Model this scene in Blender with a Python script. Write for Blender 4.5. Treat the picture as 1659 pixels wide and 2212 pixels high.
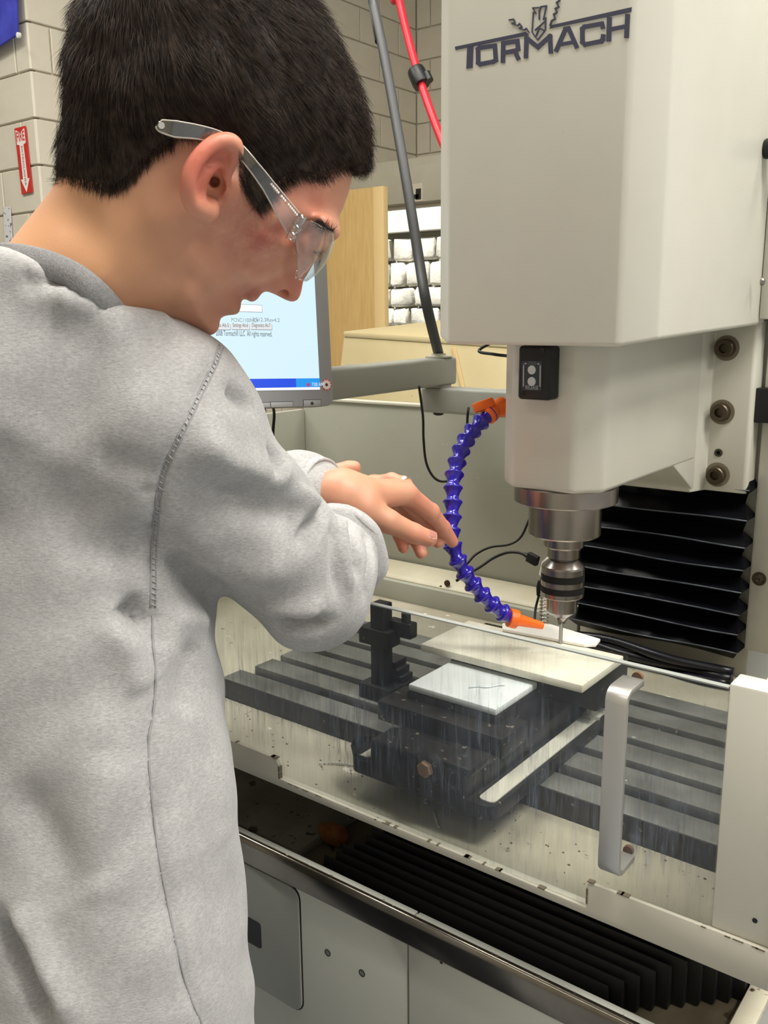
import bpy, bmesh, math, random
import numpy as np
from math import sin, cos, pi, radians
from mathutils import Vector, Matrix
from mathutils.bvhtree import BVHTree

for o in list(bpy.data.objects):
    bpy.data.objects.remove(o, do_unlink=True)
SC = bpy.context.scene
COL = SC.collection

# ------------------------------------------------------------------ camera
# world: X along the machine front, Y into the machine, Z up, metres
FPX, PCX, PCY = 1965.0, 829.5, 1106.0
def _axes(a, b, c):
    A = [np.array([cos(a), 0, -sin(a)]), np.array([sin(a), 0, cos(a)]), np.array([0, 1, 0.])]
    P = np.array([[1, 0, 0], [0, cos(b), sin(b)], [0, -sin(b), cos(b)]])
    Ro = np.array([[cos(c), -sin(c), 0], [sin(c), cos(c), 0], [0, 0, 1]])
    return [Ro @ P @ v for v in A]
CR = np.array(_axes(.66074, .21363, .00958))
CC = np.array([0, 0, 1.55])
cam = bpy.data.cameras.new('camera')
cam.sensor_fit = 'VERTICAL'; cam.sensor_height = 24.0; cam.lens = 24.0 * FPX / 2212.0
cam.clip_start = .02; cam.clip_end = 100
camo = bpy.data.objects.new('camera', cam); COL.objects.link(camo)
M = Matrix.Identity(4)
for i in range(3):
    M[i][0] = CR[i, 0]; M[i][1] = CR[i, 1]; M[i][2] = -CR[i, 2]; M[i][3] = CC[i]
camo.matrix_world = M
SC.camera = camo

# ------------------------------------------------------------------ light
wd = bpy.data.worlds.new('world'); SC.world = wd; wd.use_nodes = True
bg = wd.node_tree.nodes['Background']
bg.inputs[0].default_value = (1.0, .98, .945, 1); bg.inputs[1].default_value = .55
sun = bpy.data.lights.new('sun', 'SUN'); sun.energy = 11; sun.angle = .05; sun.color = (1, .97, .92)
suno = bpy.data.objects.new('sun', sun); COL.objects.link(suno); suno.rotation_euler = (radians(32), 0, radians(-8))
suno.location = (0, 0, 8)
def ceiling_lamp(x, y, e, sx=1.4, sy=.6, col=(1, .965, .89)):
    l = bpy.data.lights.new('troffer_light', 'AREA'); l.shape = 'RECTANGLE'; l.size = sx; l.size_y = sy; l.energy = e; l.color = col
    o = bpy.data.objects.new('troffer_light', l); COL.objects.link(o); o.location = (x, y, 4.2)
for (x, y, e) in ((1.2, .5, 130), (1.2, 2.3, 64), (-1.4, .2, 76), (-1.4, 1.7, 50), (3.4, .9, 105), (-3.4, .6, 66), (-.4, -2.2, 24)):
    ceiling_lamp(x, y, e)
SC.view_settings.view_transform = 'Standard'; SC.view_settings.look = 'None'
SC.view_settings.gamma = 1; SC.view_settings.use_curve_mapping = False
SC.view_settings.exposure = -.12

# ------------------------------------------------------------------ pixel helpers (measuring aids: photo pixel -> point on a known plane)
def ray(px, py): return CR @ np.array([(px - PCX) / FPX, (PCY - py) / FPX, 1.0])
def D(px, py, d): return CC + ray(px, py) * d
def onz(px, py, z): r = ray(px, py); return CC + r * ((z - CC[2]) / r[2])
def ony(px, py, y): r = ray(px, py); return CC + r * ((y - CC[1]) / r[1])
def onx(px, py, x): r = ray(px, py); return CC + r * ((x - CC[0]) / r[0])
def V(a): return Vector((float(a[0]), float(a[1]), float(a[2])))

# ------------------------------------------------------------------ materials
MATS = {}
def L(c):
    c = [v / 255. for v in c]
    return tuple((v / 12.92 if v <= .04045 else ((v + .055) / 1.055) ** 2.4) for v in c) + (1,)
class NT:
    def __init__(s, name):
        s.m = bpy.data.materials.new(name); s.m.use_nodes = True; s.t = s.m.node_tree; s.n = s.t.nodes
        s.b = s.n['Principled BSDF']; s.out = s.n['Material Output']; s._co = None
    def new(s, ty, **kw):
        n = s.n.new(ty)
        for k, v in kw.items(): setattr(n, k, v)
        return n
    def link(s, a, b): s.t.links.new(a, b)
    def co(s, scale=(1, 1, 1), rot=(0, 0, 0)):
        tc = s.new('ShaderNodeTexCoord'); mp = s.new('ShaderNodeMapping')
        mp.inputs['Scale'].default_value = scale; mp.inputs['Rotation'].default_value = rot
        s.link(tc.outputs['Object'], mp.inputs[0]); return mp.outputs[0]
    def noise(s, scale, detail=4, rough=.55, vec=None, dist=0):
        n = s.new('ShaderNodeTexNoise'); n.inputs['Scale'].default_value = scale; n.inputs['Detail'].default_value = detail
        n.inputs['Roughness'].default_value = rough; n.inputs['Distortion'].default_value = dist
        s.link(vec if vec is not None else s.co(), n.inputs['Vector']); return n.outputs[0]
    def ramp(s, fac, a, b):
        r = s.new('ShaderNodeMapRange'); r.inputs[1].default_value = a; r.inputs[2].default_value = b; r.clamp = True
        s.link(fac, r.inputs[0]); return r.outputs[0]
    def math(s, op, a, b=None):
        n = s.new('ShaderNodeMath', operation=op)
        for i, v in enumerate((a, b)):
            if v is None: continue
            if isinstance(v, (int, float)): n.inputs[i].default_value = v
            else: s.link(v, n.inputs[i])
        return n.outputs[0]
    def mix(s, fac, a, b):
        n = s.new('ShaderNodeMix', data_type='RGBA')
        if isinstance(fac, (int, float)): n.inputs[0].default_value = fac
        else: s.link(fac, n.inputs[0])
        for i, v in ((6, a), (7, b)):
            if isinstance(v, tuple): n.inputs[i].default_value = v
            else: s.link(v, n.inputs[i])
        return n.outputs[2]
    def bump(s, h, strength=.3, dist=.002):
        n = s.new('ShaderNodeBump'); n.inputs['Strength'].default_value = strength; n.inputs['Distance'].default_value = dist
        s.link(h, n.inputs['Height']); s.link(n.outputs[0], s.b.inputs['Normal']); return n
    def color(s, c): s.link(c, s.b.inputs['Base Color'])
def pm(name, rgb, rough=.5, metal=0, vary=None, vscale=8, bump=None, spots=None, coat=0, spec=.5, emit=None, stretch=(1, 1, 1)):
    """vary: second colour mixed by noise; spots: (colour, scale, threshold, detail)"""
    if name in MATS: return MATS[name]
    t = NT(name); b = t.b
    b.inputs['Base Color'].default_value = L(rgb); b.inputs['Roughness'].default_value = rough; b.inputs['Metallic'].default_value = metal
    b.inputs['Specular IOR Level'].default_value = spec; b.inputs['Coat Weight'].default_value = coat
    c = L(rgb)
    if vary: c = t.mix(t.ramp(t.noise(vscale, 5, .6, t.co(stretch)), .35, .68), c, L(vary))
    if spots:
        for (sc, ss, th, dt) in (spots if isinstance(spots, list) else [spots]):
            c = t.mix(t.ramp(t.noise(ss, dt, .6), th, th + .035), c, L(sc))
    if vary or spots: t.color(c)
    if bump: t.bump(t.noise(bump[0], 4), bump[1], bump[2] if len(bump) > 2 else .002)
    if emit:
        b.inputs['Emission Color'].default_value = L(emit[0]); b.inputs['Emission Strength'].default_value = emit[1]
    MATS[name] = t.m; return t.m

# ------------------------------------------------------------------ objects
def link_mesh(name, me, mat=None, parent=None, smooth=False):
    o = bpy.data.objects.new(name, me); COL.objects.link(o)
    if mat is not None and not me.materials: me.materials.append(mat)
    if smooth:
        me.polygons.foreach_set('use_smooth', [True] * len(me.polygons))
    if parent is not None:
        o.parent = parent
        if parent.type == 'EMPTY' or parent.get('_origin'): o.location = -Vector(parent.get('_origin', (0, 0, 0)))
    return o
def from_py(name, v, f, mat=None, parent=None, smooth=False):
    me = bpy.data.meshes.new(name); me.from_pydata([tuple(map(float, p)) for p in v], [], [list(map(int, q)) for q in f]); me.update()
    return link_mesh(name, me, mat, parent, smooth)
def tag(o, label=None, cat=None, group=None, kind=None):
    if label: o['label'] = label
    if cat: o['category'] = cat
    if group: o['group'] = group
    if kind: o['kind'] = kind
    return o
def thing(name, label, cat, loc=(0, 0, 0), group=None, kind=None):
    o = bpy.data.objects.new(name, None); COL.objects.link(o); o.location = loc; o.empty_display_size = .05
    o['_origin'] = tuple(float(v) for v in loc)
    return tag(o, label, cat, group, kind)
def bm_obj(name, bm, mat=None, parent=None, smooth=False, auto=None):
    bmesh.ops.recalc_face_normals(bm, faces=bm.faces)
    me = bpy.data.meshes.new(name); bm.to_mesh(me); bm.free()
    o = link_mesh(name, me, mat, parent, smooth or auto is not None)
    if auto is not None:
        try: me.set_sharp_from_angle(angle=radians(auto))
        except Exception: pass
    return o
def bevel(bm, w, seg=2, ang=25):
    es = [e for e in bm.edges if len(e.link_faces) == 2 and e.calc_face_angle(0) > radians(ang)]
    if es and w > 0: bmesh.ops.bevel(bm, geom=es, offset=w, segments=seg, profile=.5, affect='EDGES', clamp_overlap=True)
def bm_box(lo, hi, bm=None):
    bm = bm or bmesh.new()
    r = bmesh.ops.create_cube(bm, size=1)
    lo, hi = np.array(lo, float), np.array(hi, float)
    for v in r['verts']:
        v.co = Vector([(lo[i] + hi[i]) / 2 + v.co[i] * (hi[i] - lo[i]) for i in range(3)])
    return bm
def box(name, lo, hi, mat, parent=None, bev=.002, seg=2):
    bm = bm_box(lo, hi); bevel(bm, bev, seg); return bm_obj(name, bm, mat, parent, auto=35)
def bm_prism(pts, offset, bm=None):
    """closed 3D polygon pts extruded by vector offset"""
    bm = bm or bmesh.new(); off = Vector(offset)
    a = [bm.verts.new(V(p)) for p in pts]; b = [bm.verts.new(V(p) + off) for p in pts]
    bm.faces.new(a); bm.faces.new(b[::-1]); n = len(pts)
    for i in range(n): bm.faces.new((a[i], b[i], b[(i + 1) % n], a[(i + 1) % n]))
    return bm
def prism(name, pts, offset, mat, parent=None, bev=.002, seg=2, ang=25):
    bm = bm_prism(pts, offset); bmesh.ops.recalc_face_normals(bm, faces=bm.faces); bevel(bm, bev, seg, ang)
    return bm_obj(name, bm, mat, parent, auto=35)
def frame_of(axis):
    a = Vector(axis).normalized(); u = a.orthogonal().normalized(); w = a.cross(u); return a, u, w
def bm_lathe(prof, base, axis=(0, 0, 1), n=40, bm=None):
    """prof: list of (radius, distance along axis)"""
    bm = bm or bmesh.new(); a, u, w = frame_of(axis); base = V(base); rings = []
    for (r, h) in prof:
        c = base + a * h
        rings.append([bm.verts.new(c)] if r < 1e-7 else [bm.verts.new(c + (u * cos(2 * pi * i / n) + w * sin(2 * pi * i / n)) * r) for i in range(n)])
    for A, B in zip(rings, rings[1:]):
        for i in range(n):
            j = (i + 1) % n
            if len(A) == 1 and len(B) == 1: continue
            if len(A) == 1: bm.faces.new((A[0], B[i], B[j]))
            elif len(B) == 1: bm.faces.new((A[i], A[j], B[0]))
            else: bm.faces.new((A[i], A[j], B[j], B[i]))
    if len(rings[0]) > 1: bm.faces.new(rings[0])
    if len(rings[-1]) > 1: bm.faces.new(rings[-1][::-1])
    return bm
def lathe(name, prof, base, axis, mat, parent=None, n=40, auto=32):
    return bm_obj(name, bm_lathe(prof, base, axis, n), mat, parent, auto=auto)
def smooth_path(pts, k=8):
    P = [np.array(p, float) for p in pts]
    if len(P) < 3: return P
    Q = [2 * P[0] - P[1]] + P + [2 * P[-1] - P[-2]]; out = []
    for i in range(1, len(Q) - 2):
        for j in range(k):
            t = j / k; a, b, c, d = Q[i - 1:i + 3]
            out.append(.5 * ((2 * b) + (c - a) * t + (2 * a - 5 * b + 4 * c - d) * t * t + (3 * b - a - 3 * c + d) * t ** 3))
    out.append(P[-1]); return out
def bm_tube(path, r, n=8, bm=None, caps=True):
    bm = bm or bmesh.new(); P = [V(p) for p in path]; m = len(P)
    rr = r if hasattr(r, '__len__') else [r] * m; rings = []; u = None
    for i in range(m):
        t = (P[min(i + 1, m - 1)] - P[max(i - 1, 0)]).normalized()
        u = t.orthogonal().normalized() if u is None else (u - t * u.dot(t)).normalized()
        w = t.cross(u)
        rings.append([bm.verts.new(P[i] + (u * cos(2 * pi * k / n) + w * sin(2 * pi * k / n)) * rr[i]) for k in range(n)])
    for A, B in zip(rings, rings[1:]):
        for k in range(n): bm.faces.new((A[k], A[(k + 1) % n], B[(k + 1) % n], B[k]))
    if caps: bm.faces.new(rings[0][::-1]); bm.faces.new(rings[-1])
    return bm
def tube(name, path, r, mat, parent=None, n=8):
    return bm_obj(name, bm_tube(path, r, n), mat, parent, smooth=True)
def text_mesh(name, s, origin, ux, uy, height, mat, parent, extrude=.0002, width=None, align='LEFT', bold=0.0, shear=0):
    """flat lettering as mesh; ux / uy unit vectors along the line and up"""
    cu = bpy.data.curves.new(name, 'FONT'); cu.body = s; cu.size = 1.0; cu.extrude = .0; cu.offset = bold; cu.resolution_u = 3
    ob = bpy.data.objects.new(name, cu); COL.objects.link(ob)
    dg = bpy.context.evaluated_depsgraph_get(); me = bpy.data.meshes.new_from_object(ob.evaluated_get(dg))
    bpy.data.objects.remove(ob, do_unlink=True)
    xs = [v.co.x for v in me.vertices]; ys = [v.co.y for v in me.vertices]
    x0, x1, y0, y1 = min(xs), max(xs), min(ys), max(ys)
    ux, uy = V(ux), V(uy); nz = ux.cross(uy); k = height / (y1 - y0); kx = k if width is None else width / (x1 - x0)
    sh = {'LEFT': 0, 'CENTER': -.5, 'RIGHT': -1}[align] * (x1 - x0) * kx
    og = V(origin)
    for v in me.vertices:
        v.co = og + ux * ((v.co.x - x0) * kx + sh) + uy * ((v.co.y - y0) * k) + nz * extrude
    me.name = name
    return link_mesh(name, me, mat, parent)
# ================================================================== room shell
random.seed(4)
m_floor = pm('floor_epoxy', (150, 155, 162), .35, vary=(120, 124, 130), vscale=3, spots=((205, 210, 218), 22, .62, 3))
m_block = pm('painted_block', (212, 205, 188), .75, vary=(202, 195, 178), vscale=3, bump=(160, .35, .002))
m_mortar = pm('mortar_joint', (198, 192, 176), .9, bump=(120, .3))
m_ceil = pm('ceiling_paint', (205, 203, 196), .9)
m_lint = pm('lintel_paint', (190, 186, 170), .6, vary=(180, 176, 160), vscale=4)
tag(box('floor', (-8, -6, -.1), (6, 9.5, 0), m_floor, None, 0), kind='structure')
tag(box('ceiling', (-8, -6, 4.3), (6, 5.9, 4.5), m_ceil, None, 0), kind='structure')
XA, YA, YB = -3.92, 2.507, 5.45
CH = .2; Z0 = .032                       # course height and the first joint
def block_wall(name, origin, ux, length, nrm, holes=(), back=.2, ztop=4.3, ext=0):
    """one wall: recessed mortar slab and every block proud of it"""
    ox, oy = origin; ux = np.array(ux, float); nrm = np.array(nrm, float)
    root = tag(bpy.data.objects.new(name, None), kind='structure'); COL.objects.link(root)
    def slab(a, b, z0, z1):
        a = a - (ext if a == 0 else 0)
        p = [np.array([ox, oy, z0]) + ux * a, np.array([ox, oy, z0]) + ux * b]
        p = [p[0], p[1], p[1] + [0, 0, z1 - z0], p[0] + [0, 0, z1 - z0]]
        p = [q - nrm * .012 for q in p]
        prism('mortar_bed', p, -nrm * back, m_mortar, root, 0)
    cuts = sorted(holes)
    if not cuts: slab(0, length, 0, ztop)
    for (a, b, z0, z1) in cuts:
        
        for (p_, q_, r_, t_) in ((0, a, 0, ztop), (b, length, 0, ztop), (a, b, z1, ztop), (a, b, 0, z0)):
            if q_ - p_ > .01 and t_ - r_ > .01: slab(p_, q_, r_, t_)
    cache = {}
    BL = .405
    for r in range(22):
        zl = Z0 + r * CH; zh = min(zl + CH, ztop)
        if zh - zl < .03: continue
        x = -BL * (.5 if r % 2 else 0.0) - (.09)
        while x < length:
            a, b = max(x, 0), min(x + BL, length); x += BL
            segs = [(a, b)]
            for (ha, hb, hz0, hz1) in cuts:
                if zh > hz0 + .02 and zl < hz1 - .02:
                    ns = []
                    for (p, q) in segs:
                        if p < ha: ns.append((p, min(q, ha)))
                        if q > hb: ns.append((max(p, hb), q))
                    segs = ns
            for (p, q) in segs:
                if q - p < .03: continue
                key = (round(q - p, 3), round(zh - zl, 3))
                if key not in cache:
                    bm = bm_box((0, -.03, 0), (q - p - .008, 0, zh - zl - .008)); bevel(bm, .0035, 1)
                    bmesh.ops.recalc_face_normals(bm, faces=bm.faces)
                    me = bpy.data.meshes.new('block'); bm.to_mesh(me); bm.free(); me.materials.append(m_block); cache[key] = me
                o = bpy.data.objects.new('block', cache[key]); COL.objects.link(o); o.parent = root
                pos = np.array([ox, oy, zl + .004]) + ux * (p + .004) + nrm * random.uniform(-.001, .001)
                Mx = Matrix.Identity(4); zz = np.array([0, 0, 1.])
                yy = nrm
                for i in range(3):
                    Mx[i][0] = ux[i]; Mx[i][1] = yy[i]; Mx[i][2] = zz[i]; Mx[i][3] = pos[i]
                o.matrix_local = Mx
    return root
tag(box('wall_rear', (-8, -3.7, 0), (6, -3.5, 4.3), m_block, None, 0), kind='structure')
tag(box('wall_far_left', (-8.2, -3.5, 0), (-8, 5, 4.3), m_block, None, 0), kind='structure')
block_wall('wall_left', (XA - .0, YA), (-1, 0, 0), 2.6, (0, -1, 0), ext=-.03)
YW = 4.6; wy = YW
zh0, zh1 = ony(885, 441, YW)[2], ony(885, 362, YW)[2]
block_wall('wall_side', (XA, YA), (0, 1, 0), YB - YA, (1, 0, 0), holes=[(YW - YA, YB - YA, -.01, zh1)], ext=-.03)
w_l, w_r = ony(790, 600, wy)[0], ony(1150, 600, wy)[0]
w_top = zh0; w_bot = .95
block_wall('wall_back', (XA, YB), (1, 0, 0), 6.2, (0, -1, 0), holes=[(0, 6.2, -.01, zh1)], ext=.21)
block_wall('wall_window', (XA, YW), (1, 0, 0), 6.2, (0, -1, 0), holes=[(w_l - XA, w_r - XA, w_bot, zh0 + .01)], ztop=zh0 - .002)
tag(box('ceiling_lower', (XA, YW, zh1 - .02), (2.3, YB + .2, zh1 + .05), m_lint, None, 0), kind='structure')
# steel header above the opening
tag(box('trim_1', (XA + .01, wy - .05, zh0), (w_r + .6, wy + .2, zh1), m_lint, None, .004), kind='structure')
# window in the opening
m_glass = NT('window_glass'); gb = m_glass.b
gb.inputs['Transmission Weight'].default_value = 1; gb.inputs['Roughness'].default_value = .0; gb.inputs['IOR'].default_value = 1.02
gb.inputs['Base Color'].default_value = (.96, .98, .97, 1)
m_frame = pm('window_frame_paint', (225, 222, 212), .5)
wn = tag(bpy.data.objects.new('window_1', None), kind='structure'); COL.objects.link(wn)
for (lo, hi) in (((w_l, wy + .05, w_bot), (w_l + .03, wy + .11, w_top)), ((w_r - .05, wy + .05, w_bot), (w_r, wy + .11, w_top)),
                 ((w_l, wy + .05, w_bot), (w_r, wy + .11, w_bot + .05)), ((w_l, wy + .05, w_top - .015), (w_r, wy + .11, w_top))):
    box('window_frame', lo, hi, m_frame, wn, .004)
box('pane', (w_l + .04, wy + .075, w_bot + .04), (w_r - .04, wy + .081, w_top - .012), m_glass.m, wn, 0)
# outside: a sunlit stone wall and pale ground
m_stone = pm('pale_stone', (228, 224, 212), .9, vary=(150, 147, 138), vscale=2.2, bump=(30, .6, .01))
m_joint = pm('stone_joint', (150, 146, 134), .95)
m_path = pm('outdoor_concrete', (238, 236, 228), .9)
zcp = float(ony(880, 492, 8.1)[2])
ow = thing('garden_wall', 'sunlit pale rubble stone wall seen outside through the window', 'wall', (-5, 8.2, 0))
box('mortar_bed', (-9.5, 8.2, -.1), (1.5, 8.5, zcp), m_joint, ow, 0)
random.seed(9); z = .1
while z < zcp - .1:
    h = min(random.uniform(.17, .27), max(zcp - .03 - z, .1)); x = -7.4 - random.random() * .3
    while x < -3.6:
        w = random.uniform(.2, .42)
        bm = bm_box((x + .012, 8.13 - random.random() * .03, z + .012), (x + w - .012, 8.25, z + h - .012)); bevel(bm, .03, 2)
        for v in bm.verts: v.co += Vector((random.uniform(-.012, .012), random.uniform(-.008, .008), random.uniform(-.012, .012)))
        bm_obj('stone', bm, m_stone, ow, smooth=True); x += w
    z += h
box('coping', (-9.5, 8.08, zcp - .04), (1.5, 8.55, zcp + .55), m_path, ow, .01)  # made extra tall so its sunlit white fills the strip above the stones
tag(box('ground_outside', (-9.5, 5.75, 0), (3, 8.12, .03), m_path, None, 0), kind='structure')
# ---- wooden board standing left of the window
m_ply = pm('plywood', (205, 172, 112), .55, vary=(192, 156, 96), vscale=9, stretch=(6, 6, .6))
m_plyedge = pm('plywood_edge', (226, 196, 140), .6)
by = 4.0
b0, b1 = ony(690, 410, by), ony(805, 404, by); b2 = ony(828, 405, by - .0)
bt = b1[2]
wb = thing('wooden_panel', 'tall light plywood panel standing between monitor and window', 'panel', ((b0[0] + b2[0]) / 2, by, 0))
box('board', (b0[0] - .12, by, 0), (b1[0], by + .04, bt), m_ply, wb, .003)
box('edge_strip', (b1[0], by, 0), (b2[0], by + .04, bt), m_plyedge, wb, .003)

# ---- small notice plate on the header
np0, np1 = ony(884, 398, wy - .06), ony(912, 434, wy - .06)
sg = thing('notice_plate', 'small dark notice plate on the grey header above window', 'sign', tuple(np0))
m_black = pm('black_print', (28, 26, 24), .6); m_cream = pm('cream_print', (205, 198, 180), .6)
w_, h_ = np1[0] - np0[0], np0[2] - np1[2]
box('plate', (np0[0], wy - .058, np1[2]), (np1[0], wy - .05, np0[2]), m_cream, sg, 0)
box('print', (np0[0] + w_ * .5, wy - .0595, np1[2] + .1 * h_), (np1[0] - .01, wy - .058, np0[2] - .03), m_black, sg, 0)
box('print', (np0[0] + .01, wy - .0595, np1[2] + .15 * h_), (np1[0] - w_ * .3, wy - .058, np1[2] + .4 * h_), m_black, sg, 0)

# ---- blue banner on the left wall
m_blue = pm('blue_cloth', (52, 56, 165), .8, vary=(70, 78, 190), vscale=9, bump=(300, .2))
yb_ = YA - .035
q = [ony(-160, -200, yb_), ony(36, -200, yb_), ony(41, 76, yb_), ony(-10, 108, yb_), ony(-160, 160, yb_)]
bn = thing('blue_banner', 'blue cloth banner hanging at the top of the block wall', 'banner', tuple(q[3]))
prism('cloth', q, (0, -.012, 0), m_blue, bn, .003)
e = ony(43, 77, yb_ - .02); lathe('pin', [(0, 0), (.012, 0), (.012, .012), (0, .016)], e, (0, -1, 0), pm('pin_white', (225, 222, 215), .4), bn, 16)
# ---- fire arrow sign
m_red = pm('sign_red', (196, 44, 36), .45); m_white = pm('sign_white', (236, 226, 220), .5)
ys_ = YA - .006
A = lambda x, y: ony(x, y, ys_)
fs = thing('fire_arrow_sign', 'red sign with white downward FIRE arrow on block wall', 'sign', tuple(A(53, 418)))
c = [A(32.5, 278), A(56, 272), A(71.5, 415), A(48.5, 420)]
prism('plate', c, (0, -.004, 0), m_red, fs, 0)
def bil(u, v, off=.0046):
    p = (c[0] * (1 - u) + c[1] * u) * (1 - v) + (c[3] * (1 - u) + c[2] * u) * v
    return p + np.array([0, -off, 0])
def onsign(pts, name, mat, off=.0046):
    return prism(name, [bil(u, v, off) for u, v in pts], (0, -.0006, 0), mat, fs, 0)
onsign([(.1, .03), (.5, .085), (.9, .03), (.9, .25), (.68, .265), (.72, .78), (.9, .78), (.5, .985), (.1, .78), (.3, .78), (.32, .265), (.1, .25)], 'arrow', m_white)
ux = (c[1] - c[0]); ux /= np.linalg.norm(ux); uy = (c[0] - c[3]); uy /= np.linalg.norm(uy)
text_mesh('fire_lettering', 'FIRE', bil(.14, .21, .0053), ux, uy, .042, m_red, fs, .0003, width=np.linalg.norm(c[1] - c[0]) * .72, bold=.02)
m_dark = pm('sign_dark', (110, 40, 40), .6)
dn = bil(.5, .29, .0053); 
text_mesh('extinguisher_lettering', 'EXTINGUISHER', bil(.44, .285, .0053), -uy, ux, .013, m_dark, fs, .0003, width=np.linalg.norm(c[3] - c[0]) * .6)
# ---- paper strip lower on the wall
m_paper = pm('paper_strip', (214, 212, 214), .7, spots=((90, 88, 96), 40, .6, 2))
q = [A(8, 448), A(23, 446), A(30, 560), A(14, 564)]
tag(prism('paper_strip', q, (0, -.003, 0), m_paper, None, 0), 'narrow white printed paper strip under the red fire sign', 'notice')

# ---- red air hose with a black clip, hanging from the ceiling
m_redh = pm('red_rubber', (200, 30, 48), .4); m_blk = pm('black_plastic', (22, 22, 23), .45)
hp = [D(838, -120, 2.95), D(862, 0, 2.9), D(884, 92, 2.85), D(907, 172, 2.8), D(930, 240, 2.76), D(957, 310, 2.72), D(985, 372, 2.68), D(1020, 430, 2.64)]
hp = [np.array([D(800, -330, 3.1)[0], D(800, -330, 3.1)[1], 4.28])] + hp
hs = thing('air_hose', 'red rubber air hose hanging beside the milling head', 'hose', tuple(hp[-1]))
tube('hose', smooth_path(hp, 8), .0125, m_redh, hs, 12)
c0, c1 = D(898, 152, 2.81), D(916, 193, 2.79)
dv = (c1 - c0) / np.linalg.norm(c1 - c0)
cl = lathe('hose_clip', [(0, 0), (.026, 0), (.028, .008), (.028, .05), (.026, .058), (0, .058)], c0, dv, m_blk, hs, 20)
k0 = D(921, 158, 2.79); lathe('clip_knob', [(0, 0), (.012, 0), (.012, .03), (0, .03)], k0, dv, m_blk, hs, 14)
# ---- beige machine guard in the background
m_beige = pm('beige_paint', (205, 190, 148), .45, vary=(196, 180, 138), vscale=4, spots=((120, 100, 66), 60, .74, 2))
yg = 2.55
G = lambda x, y: ony(x, y, yg)
g = thing('beige_machine', 'beige sheet metal guard of another machine behind the monitor arm', 'machine', (G(900, 800)[0], yg, 0))
zt = G(745, 717)[2]
xl = G(743, 717)[0]; xr = G(1110, 760)[0]; xl2 = G(722, 900)[0]; zb = G(722, 900)[2]
zl2 = zt + .02
def gpt(x, y, z): return np.array([x, y, z])
front = [gpt(xl, yg, zt), gpt(xr, yg, zt - .03), gpt(xr + .2, yg, 0.), gpt(xl2 - .12, yg, 0.), gpt(xl2, yg, zb)]
prism('guard_front', front, (0, .03, 0), m_beige, g, .006)
prism('guard_top', [gpt(xl, yg - .004, zt + .002), gpt(xr, yg - .004, zt - .028), gpt(xr, yg + 1.0, zt + .115), gpt(xl + .5, yg + 1.0, zt + .1)], (0, 0, -.02), m_beige, g, .004)
s0, s1 = ony(977, 750, yg - .004), ony(1000, 850, yg - .004)
prism('guard_seam', [s0, s0 + [.012, 0, 0], s1 + [.012, 0, 0], s1], (0, -.003, 0), m_plyedge, g, 0)
# ================================================================== milling machine
m_cream = pm('mill_paint', (208, 206, 194), .38, vary=(200, 198, 185), vscale=3, spots=((118, 104, 78), 90, .79, 2), coat=.15)
m_sage = pm('enclosure_paint', (172, 172, 160), .42, vary=(162, 163, 150), vscale=3, spots=((205, 204, 196), 70, .74, 2))
m_gray = pm('arm_paint', (158, 160, 152), .4)
m_steel = pm('turned_steel', (158, 151, 146), .27, 1, vary=(142, 135, 130), vscale=14)
m_steeld = pm('dark_steel', (92, 86, 80), .38, 1)
m_oxide = pm('black_oxide', (30, 29, 29), .5, .3)
m_bolt = pm('oxide_bolt', (84, 74, 60), .4, .8)
m_navy = pm('logo_navy', (62, 62, 82), .5)
SX, SY = -.47, .949

# ---- head: sheet cover, casting, bolts, spindle
head = thing('milling_head', 'cream milling machine head with dark TORMACH logo and steel spindle', 'milling head', (SX, SY, 1.357))
cf = SY - .10; zc = 1.517
def cover():
    bm = bmesh.new()
    plan = [(-.10, cf, 0), (.10, cf, 0), (.13, cf + .03, .0065), (.13, 1.206, .016), (.13, 1.23, .017), (-.13, 1.23, .017), (-.13, cf + .03, .0065)]
    lo = [bm.verts.new((SX + x, y, zc + z)) for x, y, z in plan]; hi = [bm.verts.new((SX + x, y, 2.12)) for x, y, z in plan]
    n = len(plan)
    for i in range(n): bm.faces.new((lo[i], lo[(i + 1) % n], hi[(i + 1) % n], hi[i]))
    c0 = bm.verts.new((SX, 1.0, zc + .008))
    for i in range(n): bm.faces.new((lo[(i + 1) % n], lo[i], c0))
    bm.faces.new(hi)
    bmesh.ops.recalc_face_normals(bm, faces=bm.faces); bevel(bm, .0045, 3, 20)
    return bm_obj('head_cover', bm, m_cream, head, auto=50)
cov = cover()
box('cover_flange', (SX + .1305, 1.2, 1.54), (SX + .142, 1.232, 2.1), m_cream, head, .002)
# casting: nose, arm and slide flange
def casting():
    bm = bmesh.new(); z0, z1 = 1.357, 1.53; h, c = .038, .025; yn = SY - .06; ye = 1.20
    plan = [(-h, yn), (h, yn), (h + c, yn + c), (h + c, ye), (-h - c, ye), (-h - c, yn + c)]
    lo = [bm.verts.new((SX + x, y, z0)) for x, y in plan]; hi = [bm.verts.new((SX + x, y, z1)) for x, y in plan]
    n = 6
    for i in range(n): bm.faces.new((lo[i], lo[(i + 1) % n], hi[(i + 1) % n], hi[i]))
    bm.faces.new(lo[::-1]); bm.faces.new(hi)
    bmesh.ops.recalc_face_normals(bm, faces=bm.faces); bevel(bm, .006, 3, 20)
    return bm_obj('casting_nose', bm, m_cream, head, auto=50)
casting()
# gusset that drops to the slide flange (side profile extruded across)
pts = [np.array([SX - .062, y, z]) for y, z in ((1.10, 1.40), (1.126, 1.3575), (1.204, 1.314), (1.235, 1.314), (1.235, 1.53), (1.10, 1.53))]
prism('slide_gusset', pts, (.124, 0, 0), m_cream, head, .003)
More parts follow.
